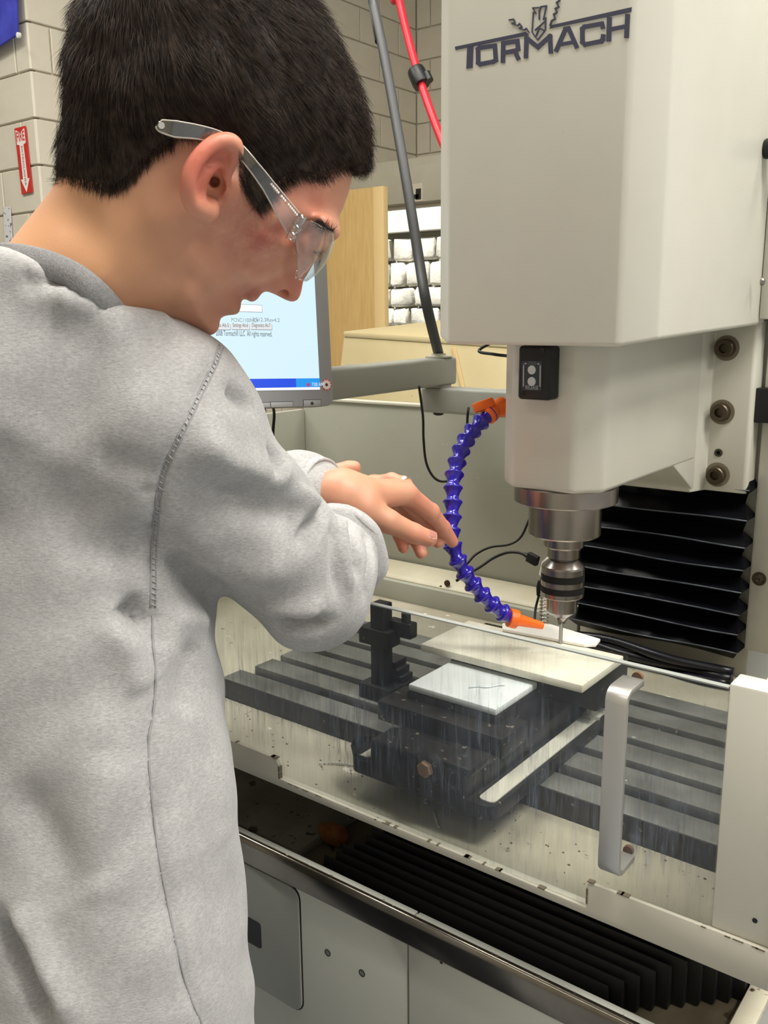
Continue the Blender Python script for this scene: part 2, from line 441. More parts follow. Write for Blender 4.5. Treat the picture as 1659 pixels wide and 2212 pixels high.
# flange with sloped shoulder
pl = [np.array([SX + x, y, 1.313]) for x, y in ((.06, 1.196), (.07, 1.2255), (.12, 1.2255), (.124, 1.2295), (.124, 1.262), (-.124, 1.262), (-.124, 1.2295), (-.12, 1.2255), (-.07, 1.2255), (-.06, 1.196))]
prism('slide_flange', pl, (0, 0, .225), m_cream, head, .002)
for (px, py, r) in ((1570, 752, 1), (1560, 890, 1), (1550, 1025, 1)):
    p = ony(px, py, 1.2255)
    b = lathe('cap_screw', [(0, 0), (.0135, 0), (.0135, .0005), (.0125, .0005), (.0118, .0012), (.0118, .012), (.0105, .0135), (.0062, .0135), (.0055, .006), (0, .006)], p, (0, -1, 0), m_bolt, head, 24)
    lathe('washer', [(0, 0), (.0165, 0), (.0165, .0012), (0, .0012)], p, (0, -1, 0), pm('bolt_recess', (120, 110, 92), .6), b, 24)
p = ony(1552, 978, 1.2255); lathe('set_screw', [(0, 0), (.0055, 0), (.0055, .001), (.003, .001), (.0026, -.002), (0, -.002)], p, (0, -1, 0), m_steeld, head, 16)
p = onx(1644, 608, SX + .142); lathe('cover_screw', [(0, 0), (.005, 0), (.005, .002), (.003, .004), (0, .004)], p, (1, 0, 0), m_steel, head, 16)
p = onx(1652, 322, SX + .13)
kn = lathe('knob', [(0, 0), (.0105, 0), (.0115, .002), (.0115, .04), (.0095, .044), (0, .044)], p, (1, 0, 0), m_oxide, head, 24)
for (x0, y0, y1) in ((1650, 612, 684), (1632, 835, 908)):
    a, b = ony(x0, y0, 1.262), ony(x0, y1, 1.262)
    box('cable_clamp', (a[0], 1.235, b[2]), (a[0] + .05, 1.262, a[2]), m_oxide, head, .002)
# logo lettering on the cover front
ux, uz = np.array([1, 0, 0.]), np.array([0, 0, 1.])
yl = cf - .0002
def F(px, py): return ony(px, py, yl)
def poly(name, pts, mat=m_navy, parent=None, th=.0004):
    return prism(name, [F(*p) for p in pts], (0, -th, 0), mat, parent or head, 0)
LG = tag(poly('logo_bar', [(983, 101), (1136, 69), (1143, 75.5), (984, 108)]), 'dark navy logo bar')
poly('logo_bar', [(1186, 62), (1193, 54), (1365, 15.5), (1364, 26)])
letters = [('T', 983, 1020, None)]
Z5 = lambda x, y: (940 + x / 2.3074, y / 2.3074)
def lp(pts): return [Z5(*p) for p in pts]
poly('logo_letter', lp([(160, 236), (191, 230), (187, 338), (156, 343)]))                              # T
STK = [0]
def strokes(name, path, wdt, closed=False):
    """broad stroke lettering: one prism per stroke segment joined into one mesh"""
    bm = bmesh.new(); P = [np.array(p, float) for p in path]; n = len(P); segs = n if closed else n - 1
    for i in range(segs):
        a, b = P[i], P[(i + 1) % n]; d = (b - a) / np.linalg.norm(b - a); q = np.array([-d[1], d[0]]) * wdt / 2; e = d * wdt * .42
        quad = [a - q - e, b - q + e, b + q + e, a + q - e]
        STK[0] += 1; bm_prism([F(*Z5(*p)) for p in quad], (0, -.0003 - .000012 * STK[0], 0), bm)
    return bm_obj(name, bm, m_navy, head)
strokes('logo_letter', [(222, 238), (298, 228), (303, 300), (288, 308), (225, 320), (215, 312), (214, 246)], 22, True)          # O
bm_ = strokes('logo_letter', [(338, 305), (340, 215), (410, 205), (414, 245), (402, 252), (350, 262), (398, 256), (414, 290)], 22)   # R
strokes('logo_letter', [(453, 282), (456, 190), (513, 235), (573, 180), (577, 258)], 22)                                        # M
strokes('logo_letter', [(605, 250), (650, 145), (666, 142), (705, 232)], 22)                                                    # A
strokes('logo_letter', [(625, 222), (690, 210)], 18)
strokes('logo_letter', [(836, 135), (832, 118), (745, 134), (734, 144), (735, 210), (748, 222), (828, 206), (836, 196), (838, 180)], 22)   # C
strokes('logo_letter', [(866, 197), (869, 95)], 24); strokes('logo_letter', [(955, 180), (960, 80)], 24); strokes('logo_letter', [(868, 148), (958, 130)], 20)  # H
# logo emblem: a cutter throwing two curls of swarf
strokes('logo_emblem', [(484, 160), (490, 62), (503, 66), (487, 40), (518, 38)], 6)
strokes('logo_emblem', [(550, 145), (552, 90), (541, 96), (556, 30), (528, 34), (520, 56), (520, 96)], 7)
strokes('logo_emblem', [(484, 160), (512, 200), (550, 150)], 5)
strokes('logo_emblem', [(500, 150), (545, 110)], 6); strokes('logo_emblem', [(505, 178), (520, 140), (540, 150)], 7)
strokes('logo_emblem', [(370, 100), (392, 96), (400, 112), (384, 118), (412, 128), (422, 118), (434, 134), (420, 142), (446, 150), (456, 142), (468, 160)], 6)
strokes('logo_emblem', [(622, 2), (606, 14), (618, 34), (600, 44), (608, 62), (592, 72), (600, 94), (582, 104), (574, 128)], 7)

# spindle nose ring and nose (turned steel)
sp0 = D(1215, 1250, 1.08)
def axz(py):                                   # height on the spindle axis seen at pixel row py
    lo, hi = 1.0, 1.6
    for _ in range(40):
        m = (lo + hi) / 2; q = CR.T @ (np.array([SX, SY, m]) - CC); yy = PCY - FPX * q[1] / q[2]
        if yy > py: lo = m
        else: hi = m
    return lo
def prof(rows):
    out = []
    for (py, rpx) in rows: out.append((rpx * 1.085 / FPX, axz(py)))
    return out
lathe('spindle_ring', [(0, 1.40)] + prof([(1046, 108), (1079, 108), (1081, 106), (1081, 40)]) , (SX, SY, 0), (0, 0, 1), m_steel, head, 64)
lathe('spindle_nose', prof([(1060, 30), (1060, 76), (1150, 76), (1153, 74), (1153, 40), (1150, 20)]), (SX, SY, 0), (0, 0, 1), m_steel, head, 64)
# ---- lock / release switch box on the casting
fy = SY - .06
a0, a1 = ony(1119, 752, fy - .022), ony(1181, 866, fy - .022)
sw = box('switch_box', (a0[0], fy - .022, a1[2]), (a1[0] + .003, fy + .001, 1.5165), m_oxide, head, .004, 3)
Z4 = lambda x, y: (1080 + x / 11.85, 740 + y / 11.85)
yk = fy - .0222
K = lambda x, y: ony(*Z4(x, y), yk)
m_label = pm('switch_label', (44, 50, 54), .35); m_lg = pm('label_grey', (176, 180, 182), .5)
prism('label', [K(560, 470), K(1085, 475), K(1075, 1230), K(555, 1220)], (0, -.0004, 0), m_label, sw, 0)
for (x, y) in ((820, 700), (818, 995)):
    p = K(x, y); lathe('button', [(0, 0), (.0048, 0), (.0048, .0008), (.0042, .0013), (0, .0013)], p, (0, -1, 0), pm('button_grey', (196, 200, 202), .4), sw, 28)
def bar2(path, r=.0006):
    bm = bmesh.new()
    for a, b in zip(path, path[1:]):
        a, b = np.array(K(*a)), np.array(K(*b)); d = (b - a) / np.linalg.norm(b - a); q = np.cross(d, [0, 1, 0]) * r
        bm_prism([a - q - d * r * .8, b - q + d * r * .8, b + q + d * r * .8, a + q - d * r * .8], (0, -.0007, 0), bm)
    return bm_obj('bracket_mark', bm, m_lg, sw)
bar2([(605, 1110), (612, 570), (628, 545), (675, 537)]); bar2([(1030, 1120), (1038, 575), (1020, 550), (972, 542)])
text_mesh('lettering', 'LOCK', K(728, 570) + [0, -.0006, 0], ux, uz, .0038, pm('lock_print', (112, 116, 118), .5), sw, .0001, width=.0098)
text_mesh('lettering', 'RELEASE', K(662, 1192) + [0, -.0006, 0], ux, uz, .0042, m_lg, sw, .0001, width=.0152)
for (x, y) in ((1080, 200), (555, 1310)):
    lathe('box_screw', [(0, 0), (.0028, 0), (.0028, .0004), (.0014, .0004), (.001, -.001), (0, -.001)], K(x, y), (0, -1, 0), pm('black_screw', (10, 10, 10), .4), sw, 14)
cb = [D(1022, 745, 1.06) + [0, .08, .01], D(1035, 756, 1.13), D(1065, 765, 1.11), D(1100, 769, 1.09), np.array([a0[0] + .001, fy - .011, ony(1119, 770, fy - .011)[2]])]
tube('switch_cable', smooth_path(cb, 6), .0019, m_oxide, head, 8)

# ---- tool holder, drill chuck and end mill
ch = thing('drill_chuck', 'keyless steel drill chuck with two black bands holding an end mill', 'drill chuck', (SX, SY, axz(1340)))
ax = ((SX, SY, 0), (0, 0, 1))
lathe('tool_holder', prof([(1150, 30), (1150, 43), (1177, 43), (1180, 41), (1180, 34), (1202, 34), (1204, 32), (1204, 26), (1210, 26)]), *ax, m_steel, ch, 48)
bd = lathe('chuck_body', prof([(1207, 30), (1220, 44.5), (1224, 46), (1236, 46), (1236.5, 45), (1250.5, 45), (1251, 46), (1262, 46), (1262.5, 45), (1275, 45), (1275.5, 46), (1284, 46), (1286, 44), (1286, 33), (1318, 33), (1330, 17), (1332, 14), (1341, 7), (1342, 0)]), *ax, m_steel, ch, 64, 18)
m_band = pm('black_band', (20, 20, 20), .7, spec=.25)
for (y0, y1) in ((1237, 1250), (1263, 1274.5)):
    lathe('grip_band', prof([(y0, 30), (y0, 46.2), (y1, 46.2), (y1, 30)]), *ax, m_band, ch, 64)
m_mark = pm('red_mark', (196, 92, 62), .5)
an = radians(-128); r_ = 33.3 * 1.085 / FPX
zz0, zz1 = axz(1313), axz(1290)
vs = [np.array([SX + r_ * cos(an + k), SY + r_ * sin(an + k), z]) for k, z in ((-.05, zz0), (.05, zz0), (.05, zz1), (-.05, zz1))]
prism('red_mark', vs, (.0003 * cos(an), .0003 * sin(an), 0), m_mark, ch, 0)
for k in range(3):
    aa = k * 2 * pi / 3 + .5
    p = np.array([SX + cos(aa) * .006, SY + sin(aa) * .006, axz(1326)]); q = np.array([SX + cos(aa) * .003, SY + sin(aa) * .003, axz(1346)])
    bm = bm_tube([p, q], [.0035, .0022], 6); bm_obj('chuck_jaw', bm, m_steeld, ch, smooth=True)
lathe('end_mill', prof([(1338, 4.2), (1386, 4.2), (1390, 3.4)]), *ax, pm('carbide', (150, 150, 150), .3, .9), ch, 20)

# ---- column with its bellows
col = thing('machine_column', 'cream machine column behind the head with black vertical bellows', 'machine column', (SX, 1.4, .9))
box('column_body', (SX - .13, 1.275, .9), (SX + .13, 1.62, 2.1), m_cream, col, .004)
box('side_cover', (SX + .128, 1.255, 1.087), (SX + .235, 1.6, 2.1), m_cream, col, .005)
p = ony(1640, 1250, 1.255); bb = lathe('cover_bolt', [(0, 0), (.0095, 0), (.0095, .0015), (.0065, .0015), (.006, .006), (.003, .0065), (0, .005)], p, (0, -1, 0), m_bolt, col, 20)
m_bel = pm('bellows_rubber', (20, 21, 27), .26, bump=(900, .25, .0008), spots=((70, 74, 80), 130, .76, 2), spec=.45)
def bellows(name, path_uv, half, pleats, parent, mat, z_top, z_bot, y_front, depth_, hw, sag=0):
    """vertical accordion: saw-tooth section with open side tucks"""
    bm = bmesh.new(); n = pleats * 2; rows = []
    rnd = random.Random(2)
    for i in range(n + 1):
        t = i / n; tt = t ** .82 if True else t
        z = z_top + (z_bot - z_top) * tt
        out = (i % 2)
        y = y_front + (0 if out else depth_) + rnd.uniform(-.002, .002)
        x0, x1 = SX - hw - (.006 if out else 0), SX + hw + (.006 if out else -.004)
        row = []
        m = 14
        for k in range(m + 1):
            u = k / m
            yy = y + (0.004 * sin(u * 7 + i) if not out else .0012 * sin(u * 9 + i * 1.7))
            if u in (0, 1): yy += .0
            zz = z + .0012 * sin(u * 6 + i) + (-.004 * (1 - t) * sin(u * pi) * 0)
            row.append(bm.verts.new((x0 + (x1 - x0) * u, yy, zz)))
        # sides running back to the column, folding in on alternate rows
        inn = .0 if out else .014
        row = [bm.verts.new((x0 + inn, y_front + .045, z))] + row + [bm.verts.new((x1 - inn, y_front + .045, z))]
        rows.append(row)
    for A, B in zip(rows, rows[1:]):
        for k in range(len(A) - 1): bm.faces.new((A[k], A[k + 1], B[k + 1], B[k]))
    edges_ = [[tuple(v.co) for v in r[1:-1]] for r in rows[1::2]]
    bmesh.ops.solidify(bm, geom=bm.faces[:], thickness=.0015)
    es = [e for e in bm.edges if len(e.link_faces) == 2 and e.calc_face_angle(0) > radians(35)]
    bmesh.ops.bevel(bm, geom=es, offset=.0030, segments=3, profile=.5, affect='EDGES', clamp_overlap=True)
    ob = bm_obj(name, bm, mat, parent, auto=40)
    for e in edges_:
        tube('pleat_glint', [np.array(p) + [0, -.0006, .0004] for p in e], .0011, m_pleat_glint, ob, 6)  # light grey tubes paint the glossy highlight line on each outward fold
    return ob
m_pleat_glint = pm('pleat_glint_grey', (96, 104, 114), .35, vary=(40, 44, 50), vscale=30)
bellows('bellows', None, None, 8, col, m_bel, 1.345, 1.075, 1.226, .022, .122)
# collapsed lower folds lying on the tray ledge
for k in range(3):
    zf = 1.066 - k * .010
    pth = [np.array([SX - .12 + u * .245, 1.222 + .006 * sin(u * 8 + k * 2), zf + .004 * sin(u * 5 + k) ]) for u in np.linspace(0, 1, 16)]
    tube('bellows_fold', pth, .007, m_bel, col, 8)
# ================================================================== table, vise, enclosure and base
ZT = 1.07
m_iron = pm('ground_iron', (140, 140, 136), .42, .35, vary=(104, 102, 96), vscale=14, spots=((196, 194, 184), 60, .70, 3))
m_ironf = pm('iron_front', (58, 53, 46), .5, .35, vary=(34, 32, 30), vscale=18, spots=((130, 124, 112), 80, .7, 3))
m_slot = pm('slot_dark', (22, 21, 20), .6, spots=((120, 118, 112), 90, .68, 3))
m_tray = pm('tray_paint', (184, 178, 160), .5, vary=(162, 155, 136), vscale=6, spots=[((120, 110, 92), 55, .66, 4), ((84, 76, 64), 130, .71, 3), ((226, 222, 212), 40, .68, 3)])
m_lip = pm('lip_paint', (186, 182, 168), .45, vary=(176, 172, 158), vscale=4, spots=((70, 62, 50), 45, .80, 3))
X0T, X1T, Y0T, Y1T = -.895, -.172, .786, 1.078
tb = thing('work_table', 'long cast iron milling table with dark T-slots behind the clear door', 'machine table', ((X0T + X1T) / 2, .93, ZT - .033))
slots = [.829, .880, .932, .986, 1.034]
ys_edges = [Y0T] + [v for s in slots for v in (s - .0075, s + .0075)] + [Y1T]
for i in range(0, len(ys_edges), 2):
    z1 = ZT - (.003 if i == 0 else 0)
    box('table_rib', (X0T + (0 if i in (0, 10) else .012), ys_edges[i], ZT - .02), (X1T, ys_edges[i + 1], z1), m_iron, tb, .0015)
box('table_bed', (X0T + .002, Y0T + .002, ZT - .031), (X1T, Y1T - .002, ZT - .0165), m_slot, tb, .001)
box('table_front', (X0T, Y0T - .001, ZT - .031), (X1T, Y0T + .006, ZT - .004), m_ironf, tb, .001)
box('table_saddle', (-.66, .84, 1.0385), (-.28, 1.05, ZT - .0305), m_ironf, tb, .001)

# ---- vise
m_vise = pm('vise_iron', (52, 49, 46), .42, .5, vary=(30, 29, 30), vscale=24, spots=[((150, 142, 126), 90, .665, 3), ((92, 94, 100), 16, .66, 4)])
m_brass = pm('worn_screw', (176, 142, 116), .4, .7)
vs_ = thing('machine_vise', 'black machine vise bolted across the table under the white plate', 'vise', (-.5, .82, ZT))
vx0, vx1, vy0, vy1 = -.585, -.405, .686, 1.02
# base with rounded clamping ledges
def rrect(x0, x1, y0, y1, z, r, n=5):
    out = []
    for (cx_, cy_, a0) in ((x1 - r, y0 + r, -90), (x1 - r, y1 - r, 0), (x0 + r, y1 - r, 90), (x0 + r, y0 + r, 180)):
        for k in range(n + 1):
            a = radians(a0 + 90 * k / n); out.append(np.array([cx_ + r * cos(a), cy_ + r * sin(a), z]))
    return out
prism('vise_base', rrect(vx0, vx1, vy0, vy1, ZT + .0005, .012), (0, 0, .016), m_vise, vs_, .0015)
m_cool = pm('coolant_film', (206, 202, 188), .3, vary=(190, 188, 178), vscale=30)
prism('ledge_groove', rrect(vx1 - .022, vx1 - .004, vy0 + .008, vy1 - .06, ZT + .0166, .006), (0, 0, .0012), m_cool, vs_, 0)
prism('ledge_groove', rrect(vx0 + .004, vx0 + .022, vy0 + .008, vy1 - .06, ZT + .0166, .006), (0, 0, .0012), m_cool, vs_, 0)
box('vise_bed', (vx0 + .028, vy0 + .03, ZT + .015), (vx1 - .028, vy1 - .005, ZT + .037), m_vise, vs_, .002)
# screw bracket at the front
box('screw_bracket', (-.555, vy0 - .002, ZT + .002), (-.435, vy0 + .04, ZT + .046), m_vise, vs_, .005, 3)
box('bracket_cap', (-.475, vy0 - .001, ZT + .040), (-.43, vy0 + .042, ZT + .0495), m_vise, vs_, .003)
sc0 = ony(912, 1662, vy0 - .014)
sc = lathe('screw_collar', [(0, 0), (.0155, 0), (.0155, .006), (.013, .009), (0, .009)], (sc0[0] + .002, vy0 - .001, sc0[2]), (0, -1, 0), m_vise, vs_, 28)
lathe('screw_hex', [(0, 0), (.0088, 0), (.0088, .014), (.0075, .0155), (0, .0155)], (sc0[0] + .002, vy0 - .009 + .009, sc0[2]), (0, -1, 0), m_brass, sc, 6)
# movable and fixed jaws
box('movable_jaw', (-.569, .770, ZT + .036), (-.452, .868, 1.137), m_vise, vs_, .003)
box('movable_jaw_shoe', (-.592, .745, ZT + .034), (-.43, .80, ZT + .058), m_vise, vs_, .003)
box('fixed_jaw', (-.60, .905, ZT + .036), (-.40, .99, 1.150), m_vise, vs_, .003)
lathe('clamp_nut', [(0, 0), (.011, 0), (.012, .004), (.0075, .006), (.0075, .012), (0, .013)], (vx1 - .012, .93, ZT + .017), (0, 0, 1), m_cool, vs_, 6)
lathe('side_nut', [(0, 0), (.014, 0), (.014, .012), (0, .012)], onz(812, 1640, ZT + .02) * [0, 0, 0] + np.array([-.575, vy0 + .02, ZT + .022]), (-1, 0, 0), m_vise, vs_, 6)

# ---- white stock and plates
m_acetal = pm('white_plastic', (232, 236, 236), .32, vary=(222, 228, 230), vscale=9, spots=((70, 66, 60), 70, .765, 3))
m_plate = pm('dusty_plastic', (228, 224, 208), .5, vary=(200, 194, 176), vscale=16, spots=((128, 118, 98), 85, .71, 3))
bk = thing('plastic_block', 'blue-white plastic block clamped on the movable vise jaw', 'workpiece', (-.51, .815, 1.137))
box('block', (-.567, .7705, 1.1372), (-.453, .861, 1.1452), m_acetal, bk, .002)
crl = [np.array([-.505 + .028 * t, .80 + .028 * t + .003 * sin(9 * t), 1.1465]) for t in np.linspace(0, 1, 10)]
tube('chip_curl', crl, .0011, m_acetal, bk, 6)
tag(box('plastic_sheet', (-.606, .849, 1.1508), (-.393, .957, 1.1602), m_plate, None, .0015), 'large dusty cream plastic sheet across the vise under the cutter', 'workpiece')
c = [onz(*p, 1.162) for p in ((1085, 1350), (1120, 1347), (1190, 1352), (1297, 1384), (1287, 1396), (1262, 1396), (1085, 1362))]
zz = np.array([(p[0], p[1] if p[1] > .9 else .9, 1.1606) for p in c])
tag(prism('plastic_offcut', zz, (0, 0, .004), pm('clean_plastic', (242, 240, 232), .4), None, .001), 'clean white plastic offcut lying at the back of the sheet', 'workpiece')

# ---- black clamp tower on the left of the table
m_clamp = pm('clamp_black', (30, 29, 30), .5, .3, spots=((110, 108, 104), 90, .73, 2))
cp = onz(815, 1512, ZT); cxp, cyp = cp[0], cp[1] + .01
ct = thing('clamp_tower', 'black step clamp tower standing on the table left of the vise', 'clamp', (cxp, cyp, ZT))
box('base_nut', (cxp - .026, cyp - .016, ZT), (cxp + .026, cyp + .016, ZT + .02), m_clamp, ct, .002)
box('post', (cxp - .0105, cyp - .010, ZT + .019), (cxp + .0105, cyp + .010, ZT + .128), m_clamp, ct, .002)
box('cross_block', (cxp - .028, cyp - .012, ZT + .072), (cxp + .02, cyp + .014, ZT + .094), m_clamp, ct, .002)
box('cross_arm', (cxp + .004, cyp + .004, ZT + .085), (cxp + .042, cyp + .02, ZT + .105), m_clamp, ct, .002)
lathe('arm_screw', [(0, 0), (.006, 0), (.006, .011), (0, .012)], (cxp + .03, cyp + .012, ZT + .105), (0, 0, 1), m_clamp, ct, 12)
for k in range(5):
    box('step', (cxp - .03 + k * .004, cyp + .014, ZT + .0005 + k * .009), (cxp + .03 - k * .005, cyp + .04, ZT + .009 + k * .009), m_clamp, ct, .001)

# ---- chip tray and enclosure
YD = .66
XL, XR = -1.24, -.142
ZF = ony(1100, 1908, YD)[2] + .003
en = thing('chip_enclosure', 'grey sheet metal chip enclosure with cream tray around the table', 'enclosure', ((XL + XR) / 2, .98, ZF))
box('tray_floor', (XL, YD + .012, ZF - .004), (XR, 1.272, ZF), m_tray, en, 0)
YBW = 1.34
def zat(px, py, y): return ony(px, py, y)[2]
zb1 = zat(921, 879, YBW)
box('back_panel', (XL - .003, YBW, ZF), (SX - .132, YBW + .012, zb1), m_sage, en, .002)
box('back_panel_rim', (XL - .003, YBW - .003, zb1 - .001), (SX - .13, YBW + .018, zb1 + .004), pm('rim_paint', (214, 212, 198), .45), en, .001)
box('left_panel', (XL - .012, YD, ZF), (XL, YBW, zb1 - .02), m_sage, en, .002)
lz_ = zat(930, 1256, 1.30)
m_ledge = pm('ledge_paint', (206, 200, 178), .5, vary=(188, 180, 152), vscale=8, spots=((96, 62, 30), 14, .72, 4))
prism('rear_ledge', [np.array([XL, y, z]) for y, z in ((1.285, lz_ - .012), (1.283, lz_ - .002), (1.29, lz_ + .004), (1.335, lz_ + .016), (1.339, lz_ + .008))], (SX - .132 - XL, 0, 0), m_ledge, en, .001)
box('rear_wall', (XL, 1.272, ZF - .004), (SX - .132, 1.297, lz_ - .004), m_sage, en, .001)
# front lip with the two raised ends
zl0, zl1, zn = zat(1100, 1908, YD), zat(1268, 1905, YD), zat(1264, 1960, YD)
xn0, xn1 = ony(603, 1660, YD)[0], ony(1267, 1930, YD)[0]
lip = [(XL, zl0), (XR, zl0), (XR, zl1 + .002), (xn1 + .003, zl1), (xn1, zl1 - .003), (xn1, zn), (xn0, zn + .002), (xn0 - .001, zl1 - .006), (xn0 - .006, zl1), (XL, zl1 + .002)]
prism('front_lip', [np.array([x, YD, z]) for x, z in lip], (0, .004, 0), m_lip, en, .0008)
box('tray_skirt', (XL, YD + .004, zl0 + .0005), (XR, YD + .012, zl0 + .008), m_lip, en, .001)
m_wear = pm('bare_edge', (104, 95, 78), .7)
rw_ = random.Random(21); bm = bmesh.new()
for k in range(30):
    x = rw_.uniform(-.75, XR - .01); s = rw_.uniform(.0015, .009); zt_ = (zn + .001 if xn0 < x < xn1 - s else zl1 + .001)
    bm_box((x, YD - .0004, zt_ - rw_.uniform(.0002, .0009)), (x + s, YD + .0044, zt_ + .0002), bm)
for zz_ in (zn + .004, zn + .012):
    bm_box((xn1 - .0004, YD - .0004, zz_), (xn1 + .0012, YD + .0044, zz_ + .007), bm); bm_box((xn0 - .0015, YD - .0004, zz_ - .002), (xn0 + .0004, YD + .0044, zz_ + .005), bm)
bm_obj('edge_wear', bm, m_wear, en)['kind'] = 'stuff'
for (px_, py_, r_) in ((968, 1259, .006), (955, 1268, .004), (1060, 1296, .005)):
    pr_ = ony(px_, py_, 1.29); lathe('rust_spot', [(0, 0), (r_, 0), (r_ * .9, .003), (0, .004)], (pr_[0], 1.288, pr_[2]), (0, -1, 0), pm('rust', (92, 56, 26), .9, vary=(50, 34, 20), vscale=90), en, 9)  # small raised lumps added to show rust spots on the ledge
# right post and side wall
pz = zat(1567, 1479, YD); px0 = ony(1555, 1700, YD)[0]
box('right_post', (px0, YD + .0045, zat(1541, 1990, YD) - .02), (XR, YD + .03, pz), m_cream, en, .002)
box('right_side_wall', (XR - .028, YD + .03, ZF), (XR, 1.30, pz), m_cream, en, .002)
box('right_side_outer', (XR - .001, YD - .0, zl0), (XR + .004, 1.30, pz - .004), m_cream, en, .001)
p = ony(1627, 1995, YD); lathe('rivet_hole', [(0, .0), (.002, 0), (.002, .0006), (0, .0006)], (p[0], YD + .0045, p[2]), (0, -1, 0), m_oxide, en, 12)

# ---- clear door
t = NT('dirty_acrylic'); t.n.remove(t.b)
tr = t.new('ShaderNodeBsdfTransparent'); tr.inputs[0].default_value = (.90, .915, .905, 1)
gl = t.new('ShaderNodeBsdfGlossy'); gl.inputs['Roughness'].default_value = .04; gl.inputs[0].default_value = (1, 1, 1, 1)
fr = t.new('ShaderNodeFresnel'); fr.inputs[0].default_value = 1.45
geo = t.new('ShaderNodeNewGeometry'); frn = t.math('MULTIPLY', fr.outputs[0], t.math('SUBTRACT', 1.0, geo.outputs['Backfacing']))
mx = t.new('ShaderNodeMixShader'); t.link(frn, mx.inputs[0]); t.link(tr.outputs[0], mx.inputs[1]); t.link(gl.outputs[0], mx.inputs[2])
df = t.new('ShaderNodeBsdfDiffuse'); df.inputs[0].default_value = L((142, 152, 170))
trl = t.new('ShaderNodeBsdfTranslucent'); trl.inputs[0].default_value = L((136, 148, 168))
dd = t.new('ShaderNodeMixShader'); dd.inputs[0].default_value = .4; t.link(df.outputs[0], dd.inputs[1]); t.link(trl.outputs[0], dd.inputs[2])
streak = t.ramp(t.noise(1.0, 6, .62, t.co((150, 150, 9)), .6), .42, .80)
sep = t.new('ShaderNodeSeparateXYZ'); t.link(t.co(), sep.inputs[0])
mid = t.ramp(t.math('ABSOLUTE', t.math('ADD', sep.outputs[0], .46)), .42, .10)
patch = t.math('MULTIPLY', t.ramp(t.noise(7.5, 3, .5, t.co((1, 1, .8))), .30, .62), t.math('MULTIPLY', t.math('ADD', t.math('MULTIPLY', mid, .85), .22), t.math('ADD', t.math('MULTIPLY', t.math('MULTIPLY', t.ramp(sep.outputs[2], 1.23, 1.15), t.math('ADD', t.math('MULTIPLY', t.ramp(sep.outputs[2], 1.065, 1.125), .8), .2)), .9), .1)))
drip = t.ramp(t.noise(1.0, 3, .6, t.co((230, 230, 16)), 1.2), .56, .74)
specks = t.ramp(t.noise(340, 2, .5), .70, .76)
dirt = t.math('MULTIPLY', t.math('ADD', t.math('MULTIPLY', streak, .60), t.math('MULTIPLY', drip, .95)), patch)
dirt = t.math('ADD', dirt, t.math('MULTIPLY', specks, .30))
dirt = t.math('ADD', dirt, .04); dirt = t.math('MINIMUM', dirt, .85)
mx2 = t.new('ShaderNodeMixShader'); t.link(dirt, mx2.inputs[0]); t.link(mx.outputs[0], mx2.inputs[1]); t.link(dd.outputs[0], mx2.inputs[2])
t.link(mx2.outputs[0], t.out.inputs[0]); m_acr = t.m
m_acredge = pm('acrylic_edge', (150, 154, 150), .45)
dr = thing('enclosure_door', 'clear splashed acrylic door in front of the vise with aluminium handle', 'door', ((XL + px0) / 2, YD + .008, ZF))
dz1 = zat(980, 1345, YD + .006)
bm = bm_box((XL + .004, YD + .0045, ZF + .001), (px0 - .0004, YD + .0045 + .006, dz1 - .0012)); bm_obj('clear_panel', bm, m_acr, dr)
box('panel_top_edge', (XL + .004, YD + .0045, dz1 - .0012), (px0 - .0004, YD + .0105, dz1), m_acredge, dr, 0)
m_alu = pm('brushed_aluminium', (196, 194, 190), .36, .8)
yh = YD - .027
h0, h1 = ony(1310, 1488, yh), ony(1300, 1886, yh)
hw = .0092; ztop, zbot = h0[2] + .002, h1[2]; xh = ony(1330, 1690, yh)[0] - .002
outer = []; r = .011; yo = yh - .003; yi = YD + .0044
def harc(cy_, cz_, r, a0, a1, n=5): return [(cy_ + r * cos(radians(a0 + (a1 - a0) * k / n)), cz_ + r * sin(radians(a0 + (a1 - a0) * k / n))) for k in range(n + 1)]
o_ = [(yi, ztop)] + harc(yo + r, ztop - r, r, 90, 180) + harc(yo + r, zbot + r, r, 180, 270) + [(yi, zbot)]
th_ = .006
i_ = [(yi, zbot + th_)] + harc(yo + r, zbot + r, r - th_ + .001, 270, 180) + harc(yo + r, ztop - r, r - th_ + .001, 180, 90) + [(yi, ztop - th_)]
prism('handle', [np.array([xh - hw, y, z]) for y, z in o_ + i_], (2 * hw, 0, 0), m_alu, dr, .0012)
for z in (ztop - .003, zbot + .003):
    lathe('handle_screw', [(0, 0), (.0045, 0), (.0045, .0035), (0, .004)], (xh, YD + .0105, z), (0, 1, 0), pm('rusty_screw', (150, 100, 62), .6, .4), dr, 12)

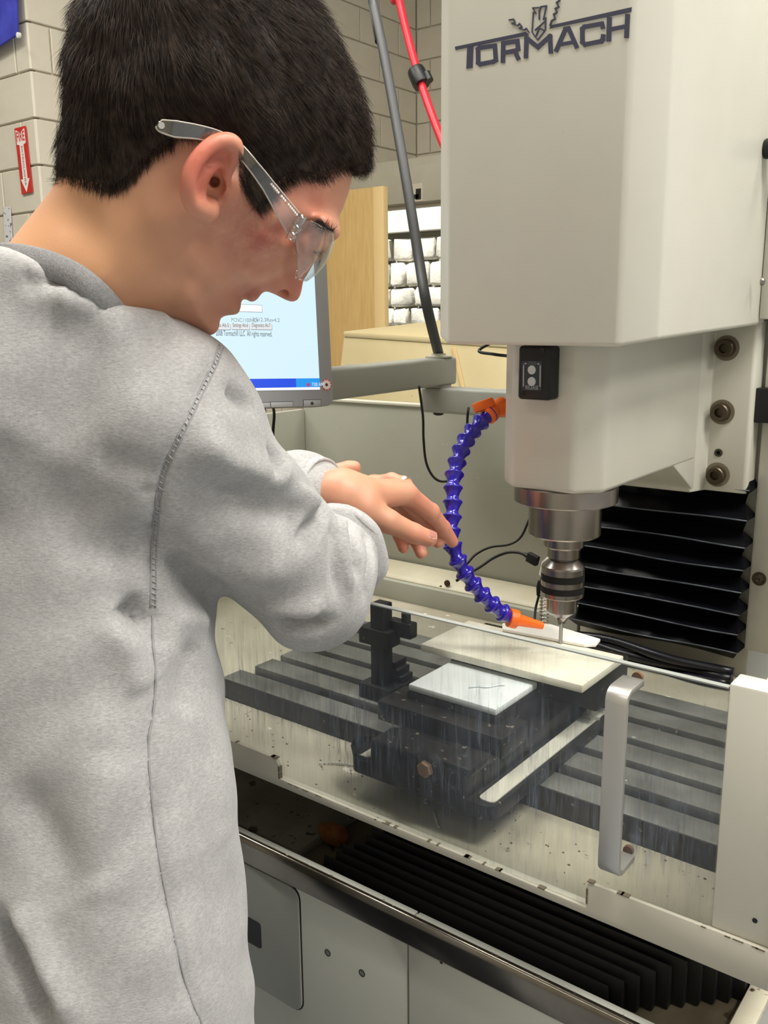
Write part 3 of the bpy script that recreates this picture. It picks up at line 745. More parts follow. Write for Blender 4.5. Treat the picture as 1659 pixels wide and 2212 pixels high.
# ---- swarf on the tray
m_chip = pm('bright_chip', (220, 218, 210), .3, .6)
random.seed(12)
a, b = onz(693, 1649, ZF + .002), onz(790, 1652, ZF + .002)
bc = thing('bead_chain', 'short silver bead chain lying on the tray left of the vise', 'chain', tuple(a))
for k in range(13):
    p = a + (b - a) * k / 12 + np.array([0, .002 * sin(k * .5), 0])
    lathe('bead', [(0, -.0019), (.0013, -.0013), (.0019, 0), (.0013, .0013), (0, .0019)], p, (0, 0, 1), m_chip, bc, 8)
for k, pts in enumerate(([(938, 1752), (941, 1766), (944, 1778), (948, 1786)], [(915, 1716), (922, 1722), (917, 1732), (921, 1735)])):
    pp = smooth_path([onz(*p, ZF + .0015 + .003 * (i % 2)) for i, p in enumerate(pts)], 4)
    tag(tube('metal_curl', pp, .0012, m_chip, None, 6), ['shiny swarf curl on the tray below the vise', 'tiny swarf curl just under the vise front'][k], 'swarf')
bm = bmesh.new()
for k in range(90):
    p = np.array([random.uniform(-.9, -.2), random.uniform(YD + .02, .80), ZF + .0006]); s = random.uniform(.0003, .0012); an = random.random() * 3
    bm_box(p - [s, s * .4, .0005], p + [s, s * .4, .0006], bm)
sw_ = bm_obj('swarf_specks', bm, pm('dark_chip', (96, 86, 70), .6)); tag(sw_, 'dark specks of swarf scattered over the cream tray floor', 'swarf', kind='stuff')
# ================================================================== machine base
m_basep = pm('base_paint', (176, 177, 168), .42, vary=(166, 167, 157), vscale=3, spots=((96, 88, 72), 70, .79, 3))
m_rail = pm('stainless_rail', (132, 126, 116), .2, .95, vary=(96, 90, 80), vscale=10)
m_deck = pm('oily_deck', (120, 112, 92), .6, vary=(86, 76, 58), vscale=10, spots=[((60, 42, 20), 24, .64, 4), ((176, 160, 110), 34, .70, 3)])
bs = thing('mill_stand', 'grey painted steel base of the mill with access door and drilled holes', 'machine base', (-.6, .95, 0))
YR, ZR = .64, .968
XB0, XB1 = -1.3, -.172
ZD = .925
PY = YR + .006
def zr(px, py, y): return ony(px, py, y)
# front panels: left one carries the access door, seam at the middle
xs_ = ony(881, 2100, PY)[0]
box('front_panel', (XB0, PY, .08), (xs_ - .001, PY + .02, ZR - .012), m_basep, bs, .001)
box('front_panel', (xs_ + .001, PY + .0, .08), (XB1 - .03, PY + .02, ZR - .012), m_basep, bs, .001)
# access door with rounded corners
d1, d0 = ony(651, 2050, PY)[0], ony(651, 2050, PY)[0] - .34
dzt, dzb = ony(630, 1912, PY)[2], ony(652, 2186, PY)[2]
def rr_y(x0, x1, z0, z1, y, r, n=5):
    out = []
    for (cx_, cz_, a0) in ((x1 - r, z0 + r, -90), (x1 - r, z1 - r, 0), (x0 + r, z1 - r, 90), (x0 + r, z0 + r, 180)):
        for k in range(n + 1):
            a = radians(a0 + 90 * k / n); out.append(np.array([cx_ + r * cos(a), y, cz_ + r * sin(a)]))
    return out
prism('door_gap', rr_y(d0 - .0013, d1 + .0013, dzb - .0013, dzt + .0013, PY, .0155), (0, -.0006, 0), m_oxide, bs, 0)
ad = prism('access_door', rr_y(d0, d1, dzb, dzt, PY, .015), (0, -.003, 0), m_basep, bs, .0012)
lq = ony(562, 2030, PY - .003)
prism('latch_slot', rr_y(lq[0] - .03, lq[0] + .002, lq[2] - .012, lq[2] + .022, PY - .003, .004), (0, -.0005, 0), m_oxide, ad, 0)
for (px, py) in ((708, 2058), (782, 2102)):
    p = ony(px, py, PY); lathe('drilled_hole', [(0, 0), (.0042, 0), (.0042, .0005), (.0034, .0006), (.0028, -.004), (0, -.004)], p, (0, -1, 0), m_oxide, bs, 18)
p = ony(953, 2079, PY); lathe('paint_nick', [(0, 0), (.002, 0), (.0016, .0004), (0, .0004)], p, (0, -1, 0), m_oxide, bs, 5)
box('plinth', (XB0 + .02, PY + .03, 0), (XB1 - .05, 1.5, .1), m_oxide, bs, 0)
box('base_body', (XB0 + .01, PY + .02, .09), (XB1 - .03, 1.55, ZD - .004), m_basep, bs, 0)
box('deck', (XB0, YR + .03, ZD - .004), (XB1 - .012, 1.28, ZD), m_deck, bs, 0)
# right flange of the base, cream with chipped paint
m_chipp = pm('chipped_cream', (206, 200, 180), .5, vary=(192, 184, 160), vscale=6, spots=((62, 48, 26), 26, .70, 4))
prism('deck_flange', [np.array([x, YR, z]) for x, z in ((XB1 - .03, ZD - .02), (XB1 - .0, ZD - .02), (XB1 + .006, ZD + .012), (XB1 - .012, ZD + .014), (XB1 - .016, ZD + .001))], (0, .64, 0), m_chipp, bs, .001)
# the long rolled stainless edge
rl = thing('drip_rail', 'long polished steel edge rail along the front of the base', 'rail', (-.6, YR, ZD))
prof_ = [(YR + .034, ZD + .002), (YR + .034, ZD + .012), (YR + .006, ZR - .001), (YR + .002, ZR), (YR - .0008, ZR - .002), (YR - .002, ZR - .007), (YR + .001, ZR - .034), (YR + .006, ZR - .036), (YR + .01, ZD)]
prism('rail_body', [np.array([XB0, y, z]) for y, z in prof_], (XB1 - XB0 - .03, 0, 0), m_rail, rl, .0012, 2, 12)
# ---- way cover: stacked black folds running along the front
wc = thing('way_cover', 'black folded rubber way cover lying under the enclosure lip', 'bellows', (-.5, .72, ZD))
m_fold = pm('fold_rubber', (9, 9, 10), .6, bump=(500, .2, .0006), spots=((92, 92, 90), 150, .79, 2))
xe = onz(1335, 2120, ZD + .02)[0]; xw = onz(745, 1835, ZD + .03)[0]
for k in range(13):
    y = YR + .040 + k * .0105; hgt = .030 + .0035 * min(k, 6); e = .003 * sin(k * 2.1)
    sec = [(y - .001, ZD + .001), (y + .0035, ZD + hgt), (y + .0055, ZD + hgt), (y + .0105, ZD + .001)]
    prism('fold', [np.array([xw - .012 + .006 * k + e, yy, zz]) for yy, zz in sec], (xe - xw + .012 + .0045 * k - e, 0, 0), m_fold, wc, .001)
# left of the way cover: dirty plate, strip and a rusty sponge
m_dirty = pm('dirty_plate', (132, 130, 116), .6, vary=(104, 102, 90), vscale=12, spots=((66, 58, 46), 50, .62, 4))
pA = [onz(*p, ZD + .02) for p in ((500, 1640), (730, 1762), (668, 1806), (500, 1720))]
tag(prism('deck_plate', [np.array([XB0 + .02, YR + .05, ZD + .0005]), np.array([xw - .06, YR + .05, ZD + .0005]), np.array([xw - .06, 1.1, ZD + .0005]), np.array([XB0 + .02, 1.1, ZD + .0005])], (0, 0, .012), m_dirty, None, .001), 'dirty grey plate left of the black way cover', 'plate')
m_spg = pm('rusty_sponge', (150, 92, 40), .95, vary=(112, 66, 28), vscale=60, bump=(260, .9, .004))
sp_ = onz(706, 1812, ZD + .012)
bm = bmesh.new(); bmesh.ops.create_icosphere(bm, subdivisions=3, radius=1)
random.seed(3)
for v in bm.verts:
    n_ = 1 + .12 * sin(v.co.x * 7 + 1) * cos(v.co.y * 6) + random.uniform(-.04, .04)
    v.co = Vector((sp_[0] + v.co.x * .022 * n_, sp_[1] + .012 + v.co.y * .014 * n_, ZD + .0125 + v.co.z * .012 * n_))
tag(bm_obj('sponge', bm, m_spg, smooth=True), 'rusty orange sponge lump at the left end of the way cover', 'sponge')
a, b = onz(1428, 2102, ZD + .003), onz(1474, 2150, ZD + .003)
tag(tube('metal_pin', [a, b], .0022, m_oxide, None, 8), 'thin black pin lying on the oily deck right of the way cover', 'pin')
for k, (px, py) in enumerate(((1180, 1985), (1212, 2190))): pass
bm = bmesh.new(); random.seed(5)
for k in range(60):
    x = random.uniform(-.66, -.2); s = random.uniform(.0006, .0018)
    yv, zv = random.choice(((YR + .004, ZR + .0002), (YR + .02, .949)))
    yv += random.uniform(-.001, .003)
    zv = ZR - (yv - YR - .006) * ((ZR - ZD - .013) / .028) + .0003 if yv > YR + .006 else ZR + .0003
    bm_box((x - s, yv - s * .5, zv - .0003), (x + s, yv + s * .5, zv + .0006), bm)
tag(bm_obj('rail_chips', bm, m_chip), 'bright metal chips sprinkled along the steel rail', 'swarf', kind='stuff')
# ================================================================== monitor, arm, cables, coolant hose
m_bez = pm('bezel_silver', (158, 160, 164), .4); m_bezd = pm('bezel_dark', (52, 54, 54), .45)
BR = D(722, 877, 1.27)
hd = np.array([sin(radians(59)), 0, cos(radians(59))])          # heading in the camera's level frame
ca, sa = cos(.66074), sin(.66074)
fwd = np.array([sin(-.66074) , cos(-.66074), 0]); rgt = np.array([cos(-.66074), -sin(-.66074), 0])
rgt = np.array([ca, sa, 0]); fwd = np.array([-sa, ca, 0])
uh = rgt * sin(radians(59)) + fwd * cos(radians(59)); uh /= np.linalg.norm(uh)
nf = np.array([uh[1], -uh[0], 0])                               # screen normal towards the operator
if nf @ (CC - BR) < 0: nf = -nf
tl = radians(7)
uv = np.array([0, 0, 1]) * cos(tl) - nf * sin(tl); nn = nf * cos(tl) + np.array([0, 0, 1]) * sin(tl)
rl_ = radians(-2.0); uh2 = uh * cos(rl_) + uv * sin(rl_); uv2 = uv * cos(rl_) - uh * sin(rl_); uh, uv = uh2, uv2
MW, MH, TH = .31, .272, .035
def mp(a, b, c=0): return BR + uh * a + uv * b + nn * c          # a: metres right of the corner (negative left), b: up, c: towards viewer
def mquad(name, a0, b0, a1, b1, c0, c1, mat, parent, bev=0):
    return prism(name, [mp(a0, b0, c0), mp(a1, b0, c0), mp(a1, b1, c0), mp(a0, b1, c0)], nn * (c1 - c0), mat, parent, bev)
mo = thing('monitor', 'silver flat monitor showing a light blue screen behind the face', 'monitor', tuple(BR))
def rq(a0, b0, a1, b1, r, c, n=5):
    out = []
    for (ca_, cb_, s) in ((a1 - r, b0 + r, -90), (a1 - r, b1 - r, 0), (a0 + r, b1 - r, 90), (a0 + r, b0 + r, 180)):
        for k in range(n + 1): g = radians(s + 90 * k / n); out.append(mp(ca_ + r * cos(g), cb_ + r * sin(g), c))
    return out
prism('back_shell', rq(-MW, 0, 0, MH, .012, -TH), nn * (TH - .008), m_bezd, mo, .002)
prism('bezel', rq(-MW, 0, -.003, MH, .011, -.008), nn * .012, m_bez, mo, .0015)
Z2 = lambda x, y: (440 + x / 5.0267, 540 + y / 5.0267)
def pix(x, y, c=.0045):
    """zoomed-crop pixel on the monitor face -> point of the face plane"""
    px, py = Z2(x, y); r = ray(px, py); P0 = BR + nn * c
    return CC + r * (((P0 - CC) @ nn) / (r @ nn))
def ab(x, y): q = pix(x, y) - BR; return q @ uh, q @ uv
aR, bB = ab(1262, 1516); aR2, _ = ab(1195, 200)
sc_r = aR; sc_b = bB
t = NT('screen_glow'); t.b.inputs['Base Color'].default_value = (.01, .01, .01, 1); t.b.inputs['Roughness'].default_value = .3
t.b.inputs['Emission Color'].default_value = L((214, 240, 250)); t.b.inputs['Emission Strength'].default_value = 1.12; m_scr = t.m
def glow(name, rgb, s=1.0):
    if name in MATS: return MATS[name]
    t = NT(name); t.b.inputs['Base Color'].default_value = (.01, .01, .01, 1); t.b.inputs['Emission Color'].default_value = L(rgb); t.b.inputs['Emission Strength'].default_value = s * 1.12
    MATS[name] = t.m; return t.m
scn = mquad('screen', -MW + .018, sc_b, sc_r, MH - .02, .0038, .0046, m_scr, mo)
def sq(name, x0, y0, x1, y1, mat, d=.0050):
    p = [pix(x0, y1, d), pix(x1, y1 - (x1 - x0) * .03, d), pix(x1, y0 - (x1 - x0) * .03, d), pix(x0, y0, d)]
    return prism(name, p, nn * .0002, mat, scn, 0)
def srow(name, a0, b0, a1, b1, mat, d): return mquad(name, a0, b0, a1, b1, d, d + .0002, mat, scn)
_, tb1 = ab(430, 1462); _, tb0 = ab(430, 1512)
srow('taskbar', -MW + .018, sc_b + .0035, sc_r, sc_b + .0155, glow('taskbar_blue', (22, 76, 226)), .0048)
srow('tray_area', sc_r - .036, sc_b + .0035, sc_r, sc_b + .0155, glow('tray_blue', (24, 150, 236)), .0051)
srow('screen_foot', -MW + .018, sc_b, sc_r, sc_b + .0034, glow('screen_white', (246, 246, 255)), .0048)
g_w = glow('field_white', (252, 252, 252), 1.1); g_b = glow('field_border', (150, 160, 172), .8); g_t = glow('text_dark', (60, 62, 66), .5); g_t2 = glow('text_mid', (150, 156, 160), .7); g_btn = glow('button_light', (226, 228, 230), 1.0); g_btns = glow('button_shade', (160, 166, 170), .8)
def field(x0, y0, x1, y1, m, d, name='input_field'):
    a0, b1 = ab(x0, y0); a1, _ = ab(x1, y0); _, b0 = ab(x0, y1); return srow(name, a0, b0, a1, b1, m, d)
field(250, 585, 632, 668, g_b, .0049); field(250, 590, 627, 662, g_w, .0052)
for (x0, x1, s) in ((60, 288, 'Reports Alt-5'), (300, 497, 'Settings Alt-6'), (510, 740, 'Diagnostics Alt-7')):
    field(x0, 800, x1, 868, g_btns, .0049, 'button'); field(x0, 798, x1 - 5, 860, g_btn, .0052, 'button_face')
    a, b = ab(x0 + 14, 850); w = ab(x1 - 18, 850)[0] - a
    text_mesh('lettering', s, mp(a, b, .0055), uh, uv, .0068, g_t, scn, .0001, width=w)
a, b = ab(300, 780); text_mesh('lettering', 'PCNC1100NC4', mp(a, b, .0052), uh, uv, .005, g_t2, scn, .0001, width=.0375)
a, b = ab(532, 776); text_mesh('lettering', 'R512.3Rev4.2', mp(a, b, .0052), uh, uv, .005, g_t2, scn, .0001, width=.0385)
a, b = ab(132, 950); text_mesh('lettering', '2008 Tormach\u00ae LLC  All rights reserved.', mp(a, b, .0052), uh, uv, .0095, g_t, scn, .0001, width=ab(742, 950)[0] - a)
a, b = ab(1172, 1480); text_mesh('clock_lettering', '7:00 AM', mp(a, b, .0055), uh, uv, .005, glow('clock_white', (220, 236, 250)), scn, .0001, width=.0175)
lathe('tray_icon', [(0, 0), (.0028, 0), (0, .0003)], pix(1135, 1464, .0055), tuple(nn), glow('tray_icon', (170, 70, 130)), scn, 12)
# bezel buttons and badge
m_btn = pm('bezel_button', (166, 168, 170), .4); m_gap = pm('bezel_gap', (60, 62, 64), .6)
for (x0, y0, x1, y1) in ((1085, 1632, 1270, 1694), (728, 1655, 966, 1700), (540, 1662, 722, 1708)):
    a0, b1 = ab(x0, y0); a1, _ = ab(x1, y0); b0 = .0004
    g_ = mquad('button_gap', a0 - .0007, b0, a1 + .0007, b1 + .0008, .0038, .0042, m_gap, mo); mquad('bezel_button', a0, b0, a1, b1, .0041, .0049, m_btn, mo, .0003)
pp = pix(1177, 1666, .005); lathe('power_mark', [(.0018, 0), (.0024, 0), (.0024, .0002), (.0018, .0002)], pp, tuple(nn), m_gap, mo, 18)
m_badge = pm('badge_red', (196, 84, 84), .5); m_badw = pm('badge_white', (232, 224, 222), .5)
bp = pix(1332, 1464, .0041)
bg_ = lathe('badge', [(0, 0), (.0079, 0), (.0079, .0005), (0, .0005)], bp, tuple(nn), m_badge, mo, 32)
lathe('badge_ring', [(.0052, 0), (.0062, 0), (.0062, .0007), (.0052, .0007)], bp, tuple(nn), m_badw, bg_, 32)
for k in range(10):
    g = k * 2 * pi / 10; q = bp + (uh * cos(g) + uv * sin(g)) * .007 + nn * .0006
    lathe('badge_dot', [(0, 0), (.0007, 0), (0, .0002)], q, tuple(nn), m_badw, bg_, 6)
lathe('badge_core', [(0, 0), (.0022, 0), (.0022, .0008), (0, .0008)], bp, tuple(nn), pm('badge_dark', (90, 44, 40), .5), bg_, 12)

# ---- arm
arm = thing('swing_bracket', 'grey two-link swing arm carrying the monitor from the column', 'monitor arm', tuple(D(950, 850, 1.40)))
yA = 1.262
z2t, z2b = ony(1000, 838, yA)[2], ony(1000, 893, yA)[2]
x2 = ony(924, 870, yA)[0]
box('lower_link', (x2, yA - .022, z2b), (SX - .128, yA + .022, z2t), m_gray, arm, .005, 3)
pc = np.array([x2 + .022, yA, 0.]); 
z1b, z1t = ony(955, 831, yA)[2], ony(955, 772, yA)[2]
lathe('pivot_washer', [(0, z2t), (.021, z2t), (.021, z2t + .003), (.017, z2t + .0035), (.017, z1b - .0025), (.021, z1b - .002), (.021, z1b), (0, z1b)], pc, (0, 0, 1), pm('pivot_cream', (186, 184, 170), .45), arm, 32)
# upper link towards the monitor
e0 = np.array([pc[0], pc[1], 0]); mback = mp(-.12, .13, -TH)
mark = D(722, 822, 1.31); d1_ = (mark - np.array([pc[0], pc[1], mark[2]])); d1_[2] = 0; d1_ /= np.linalg.norm(d1_)
w1 = np.array([-d1_[1], d1_[0], 0]) * .02
st, en_ = e0 - d1_ * .026, e0 + d1_ * .32
drop = -.004
ps = [st - w1 + [0, 0, z1b], st + w1 + [0, 0, z1b], en_ + w1 + [0, 0, z1b + drop], en_ - w1 + [0, 0, z1b + drop]]
prism('upper_link', ps, (0, 0, z1t - z1b), m_gray, arm, .005, 3)
lathe('pivot_cap', [(0, z1t), (.022, z1t), (.022, z1t + .0022), (.012, z1t + .004), (.012, z1t + .0065), (0, z1t + .0065)], pc, (0, 0, 1), pm('pivot_cream', (186, 184, 170), .45), arm, 32)
lathe('pivot_bolt', [(0, z2b), (.009, z2b), (.009, z2b - .004), (.005, z2b - .006), (0, z2b - .006)], pc, (0, 0, 1), m_oxide, arm, 16)
# bracket from the link end up to the monitor
tube('monitor_mount', smooth_path([en_ - d1_ * .02 + [0, 0, (z1b + z1t) / 2], mp(-.13, .08, -TH - .03), mp(-.13, .12, -TH - .002)], 5), .02, m_gray, arm, 10)
# ---- slanting grey conduit rising from the pivot
m_cond = pm('grey_conduit', (62, 63, 65), .5, .1, spots=((150, 150, 148), 60, .74, 2))
ctop = D(805, 0, 1.62)
cpth = [np.array([pc[0], pc[1], z1t + .005]), D(922, 660, 1.435), D(905, 560, 1.46), D(880, 405, 1.49), D(850, 230, 1.54), D(826, 100, 1.58), D(805, 0, 1.62), D(786, -110, 1.66)]
cdir = cpth[-1] - cpth[-2]; cpth.append(cpth[-1] + cdir * ((4.29 - cpth[-1][2]) / cdir[2]))
tag(tube('conduit', smooth_path(cpth, 5), .0085, m_cond, None, 14), 'dark grey conduit slanting up from the arm pivot to the ceiling', 'conduit')

# ---- loose cables
def cable(pts, r, label, tip=None):
    return tag(tube('cable', smooth_path(pts, 8), r, m_oxide, None, 8), label, 'cable')
cable([mp(-.08, .02, -TH - .004) + [0, 0, 0], D(592, 890, 1.30), D(590, 930, 1.31), D(589, 975, 1.315), D(584, 1040, 1.32), D(560, 1110, 1.30)], .0022, 'black cable hanging straight down under the monitor')
cable([mp(-.10, .02, -TH - .004), D(572, 886, 1.30), D(560, 902, 1.30), D(535, 930, 1.28), D(500, 990, 1.27)], .0022, 'black cable slanting left under the monitor edge')
cable([D(905, 834, 1.38), D(910, 870, 1.40), D(914, 905, 1.42), D(915, 950, 1.44), D(921, 1000, 1.45), D(938, 1032, 1.45), D(962, 1040, 1.45), D(990, 1025, 1.45), D(1006, 960, 1.45), D(1010, 900, 1.42), D(1012, 880, 1.42)], .0020, 'thin black cable looping down from the monitor arm')
cable([D(1160, 1080, 1.34), D(1142, 1125, 1.35), D(1125, 1160, 1.36), D(1100, 1176, 1.36), D(1060, 1182, 1.36), D(1030, 1196, 1.35), D(1012, 1214, 1.34), D(990, 1240, 1.33)], .0019, 'thin black cable behind the blue hose below the spindle')
cable([D(985, 1255, 1.33), D(1035, 1226, 1.33), D(1065, 1206, 1.33), D(1095, 1194, 1.32), D(1120, 1194, 1.31), D(1135, 1199, 1.30)], .0021, 'black cable ending in a plug left of the chuck')
u0, u1 = D(1132, 1197, 1.301), D(1163, 1214, 1.285)
us = thing('cable_plug', 'black rectangular plug at a cable end left of the chuck', 'plug', tuple(u0))
dv = (u1 - u0) / np.linalg.norm(u1 - u0)
lathe('strain_relief', [(0, 0), (.003, 0), (.004, .008), (0, .008)], u0, dv, m_oxide, us, 10)
sdv = np.cross(dv, [0, 0, 1]); sdv /= np.linalg.norm(sdv); up_ = np.cross(sdv, dv)
q0 = u0 + dv * .007
prism('plug_body', [q0 + sdv * .004 + up_ * .007, q0 - sdv * .004 + up_ * .007, q0 - sdv * .004 - up_ * .007, q0 + sdv * .004 - up_ * .007], dv * .018, m_oxide, us, .001)
pw = D(1172, 1228, 1.25)
pr = thing('white_probe', 'white plastic puck partly hidden behind the chuck', 'sensor', tuple(pw))
lathe('puck', [(0, 0), (.013, 0), (.017, .004), (.018, .02), (.014, .028), (0, .03)], pw + np.array([.012, 0, -.014]), (.25, .1, 1), pm('probe_white', (196, 196, 186), .4), pr, 28)
cable([D(1172, 1240, 1.25), D(1168, 1262, 1.25), D(1163, 1290, 1.25), D(1157, 1315, 1.25), D(1155, 1345, 1.24), D(1158, 1372, 1.22)], .0018, 'black cable dropping beside the coil spring')
lathe_ = tag(lathe('cable_sleeve', [(0, 0), (.0035, .001), (.0055, .012), (.0045, .022), (0, .024)], D(1164, 1288, 1.246), (.1, .05, 1), m_oxide, None, 12), 'black moulded sleeve on the cable beside the chuck', 'plug')
# coil spring
s0, s1 = D(1177, 1283, 1.22), D(1174, 1352, 1.21)
turns = 9; pts = []
ds = (s1 - s0); dl = np.linalg.norm(ds); dn_ = ds / dl; e1 = np.cross(dn_, [1, 0, 0]); e1 /= np.linalg.norm(e1); e2 = np.cross(dn_, e1)
for k in range(turns * 14 + 1):
    g = k / 14 * 2 * pi; pts.append(s0 + ds * (k / (turns * 14)) + (e1 * cos(g) + e2 * sin(g)) * .0055)
tag(tube('coil_spring', pts, .0013, pm('spring_steel', (190, 186, 176), .25, .9), None, 6), 'bright coil spring hanging beside the chuck', 'spring')

# ---- segmented coolant hose
m_hose = pm('hose_blue', (36, 20, 150), .22, coat=.3); m_or = pm('valve_orange', (236, 104, 24), .38)
ho = thing('coolant_hose', 'blue segmented coolant hose with orange valve and nozzle', 'coolant hose', tuple(D(1085, 900, 1.10)))
cl_ = [((1060, 893), 1.10), ((1035, 915), 1.09), ((1012, 942), 1.08), ((995, 975), 1.065), ((984, 1010), 1.055), ((979, 1045), 1.045), ((978, 1080), 1.04), ((977, 1113), 1.035), ((974, 1147), 1.03), ((978, 1180), 1.025), ((990, 1212), 1.025), ((1008, 1243), 1.03), ((1028, 1270), 1.035), ((1050, 1294), 1.04), ((1073, 1314), 1.045), ((1095, 1331), 1.05), ((1108, 1338), 1.052)]
cpath = smooth_path([D(*p, d) for p, d in cl_], 10)
al = np.concatenate([[0], np.cumsum([np.linalg.norm(b - a) for a, b in zip(cpath, cpath[1:])])])
NS = 18; Ls = al[-1] / NS
def at_len(s):
    i = min(np.searchsorted(al, s, 'right') - 1, len(cpath) - 2); f_ = (s - al[i]) / (al[i + 1] - al[i]); return cpath[i] * (1 - f_) + cpath[i + 1] * f_
Rh = .0112
proto = None
for k in range(NS):
    a, b = at_len(k * Ls), at_len(min((k + 1) * Ls, al[-1])); d = V(b - a).normalized()
    if proto is None:
        pf = [(.0058, -.006), (.0082, -.003), (.0088, 0), (.0072, .003), (.0068, .0055), (.0080, .010), (.0104, .0150), (.0112, .0158), (.0114, .0172), (.0106, .0186), (.0085, .0192), (.006, .0192)]
        s_ = Ls / .0186; pf = [(r, h * s_) for r, h in pf]
        bm = bm_lathe(pf, (0, 0, 0), (0, 0, 1), 28); bmesh.ops.recalc_face_normals(bm, faces=bm.faces)
        proto = bpy.data.meshes.new('hose_segment'); bm.to_mesh(proto); bm.free(); proto.materials.append(m_hose)
        proto.polygons.foreach_set('use_smooth', [True] * len(proto.polygons))
    o = bpy.data.objects.new('hose_segment', proto); COL.objects.link(o); o.parent = ho
    rot = Vector((0, 0, -1)).rotation_difference(d) if False else Vector((0, 0, 1)).rotation_difference(-d)
    o.rotation_mode = 'QUATERNION'; o.rotation_quaternion = rot; o.location = V(b) - Vector(ho['_origin'])
# nozzle
n0, n1 = D(1103, 1335, 1.052), D(1172, 1352, 1.062); dn2 = (n1 - n0) / np.linalg.norm(n1 - n0); ln = np.linalg.norm(n1 - n0)
lathe('nozzle', [(.006, -.003), (.0108, -.002), (.0112, .003), (.0108, .0075), (.0078, .0095), (.0070, .012), (.0042, ln), (.0028, ln), (.0028, ln - .004)], n0, dn2, m_or, ho, 28)
# valve: body, elbow into the casting and lever
v0 = D(1057, 893, 1.10); v1 = D(1047, 902, 1.098)
dvv = cpath[0] - cpath[6]; dvv /= np.linalg.norm(dvv)
lathe('valve_body', [(.009, -.008), (.0112, -.006), (.0112, .003), (.0095, .006), (.0095, .022), (.007, .026), (0, .026)], cpath[0], dvv, m_or, ho, 24)
vb = cpath[0] + dvv * .010
tgt = np.array([SX - .064, 1.0, D(1095, 885, 1.12)[2]]); de = tgt - vb; 
lathe('valve_elbow', [(0, 0), (.0095, 0), (.0095, np.linalg.norm(de) * .5), (.0115, np.linalg.norm(de) * .5), (.0115, np.linalg.norm(de) * .8), (.0085, np.linalg.norm(de) * .82), (.0085, np.linalg.norm(de) + .003), (0, np.linalg.norm(de) + .003)], vb, de, m_or, ho, 24)
l0, l1 = D(1024, 882, 1.09), D(1068, 866, 1.09)
dl_ = (l1 - l0); nl = np.array(CR @ np.array([0, 0, -1.])); pl_ = np.cross(dl_, nl); pl_ /= np.linalg.norm(pl_)
prism('valve_lever', [l0 - pl_ * .006, l1 - pl_ * .0055, l1 + pl_ * .0055, l0 + pl_ * .006], -nl * .012, m_or, ho, .002)
lathe('lever_stem', [(0, 0), (.006, 0), (.006, .02), (0, .02)], D(1048, 876, 1.096), V(vb - D(1048, 876, 1.096)), m_or, ho, 14)
# ================================================================== person
def surface_nets(F, org, h):
    """isosurface F = 0 of a grid sampled at org + h * index; returns vertices and quads"""
    ins = F < 0
    nx, ny, nz = F.shape
    cnt = np.zeros((nx - 1, ny - 1, nz - 1), np.int8)
    offs = [(i, j, k) for i in (0, 1) for j in (0, 1) for k in (0, 1)]
    for (i, j, k) in offs: cnt += ins[i:nx - 1 + i, j:ny - 1 + j, k:nz - 1 + k]
    act = (cnt > 0) & (cnt < 8)
    ci = np.argwhere(act); idx = -np.ones(act.shape, np.int64); idx[act] = np.arange(len(ci))
    vals = np.stack([F[ci[:, 0] + i, ci[:, 1] + j, ci[:, 2] + k] for (i, j, k) in offs], 1).astype(np.float64)
    acc = np.zeros((len(ci), 3)); num = np.zeros(len(ci)); O = np.array(offs, float)
    for a in range(8):
        for b in range(a + 1, 8):
            if np.abs(O[a] - O[b]).sum() != 1: continue
            m = (vals[:, a] < 0) != (vals[:, b] < 0)
            t = np.where(m, vals[:, a] / np.where(m, vals[:, a] - vals[:, b], 1), 0)
            acc += (O[a] + (O[b] - O[a]) * t[:, None]) * m[:, None]; num += m
    verts = np.array(org) + h * (ci + acc / num[:, None])
    quads = []
    for ax in range(3):
        s0 = [slice(None)] * 3; s1 = [slice(None)] * 3; s0[ax] = slice(0, -1); s1[ax] = slice(1, None)
        A, B = ins[tuple(s0)], ins[tuple(s1)]
        for flip in (False, True):
            m = (A & ~B) if not flip else (~A & B)
            e = np.argwhere(m); o1, o2 = [(1, 2), (2, 0), (0, 1)][ax]
            ok = (e[:, o1] > 0) & (e[:, o2] > 0) & (e[:, o1] < F.shape[o1] - 1) & (e[:, o2] < F.shape[o2] - 1); e = e[ok]
            def cell(d1, d2):
                c = e.copy(); c[:, o1] -= d1; c[:, o2] -= d2; return idx[c[:, 0], c[:, 1], c[:, 2]]
            q = np.stack([cell(1, 1), cell(0, 1), cell(0, 0), cell(1, 0)], 1)
            quads.append(q if not flip else q[:, ::-1])
    q = np.concatenate(quads); q = q[(q >= 0).all(1)]
    return verts, q
def fast_mesh(name, v, q):
    me = bpy.data.meshes.new(name); n = len(v); m = len(q); k = q.shape[1]
    me.vertices.add(n); me.vertices.foreach_set('co', np.asarray(v, np.float32).ravel())
    me.loops.add(m * k); me.loops.foreach_set('vertex_index', np.asarray(q, np.int32).ravel())
    me.polygons.add(m); me.polygons.foreach_set('loop_start', np.arange(0, m * k, k, dtype=np.int32))
    me.polygons.foreach_set('use_smooth', np.ones(m, bool))
    me.update(calc_edges=True); me.validate(); return me
def laplace(v, q, it=3, lam=.5):
    n = len(v); e = np.concatenate([q[:, [0, 1]], q[:, [1, 2]], q[:, [2, 3]], q[:, [3, 0]]])
    e = np.concatenate([e, e[:, ::-1]]); deg = np.bincount(e[:, 0], minlength=n)[:, None]
    for _ in range(it):
        s = np.stack([np.bincount(e[:, 0], v[e[:, 1], k], minlength=n) for k in range(3)], 1)
        v = v + lam * (s / np.maximum(deg, 1) - v)
    return v
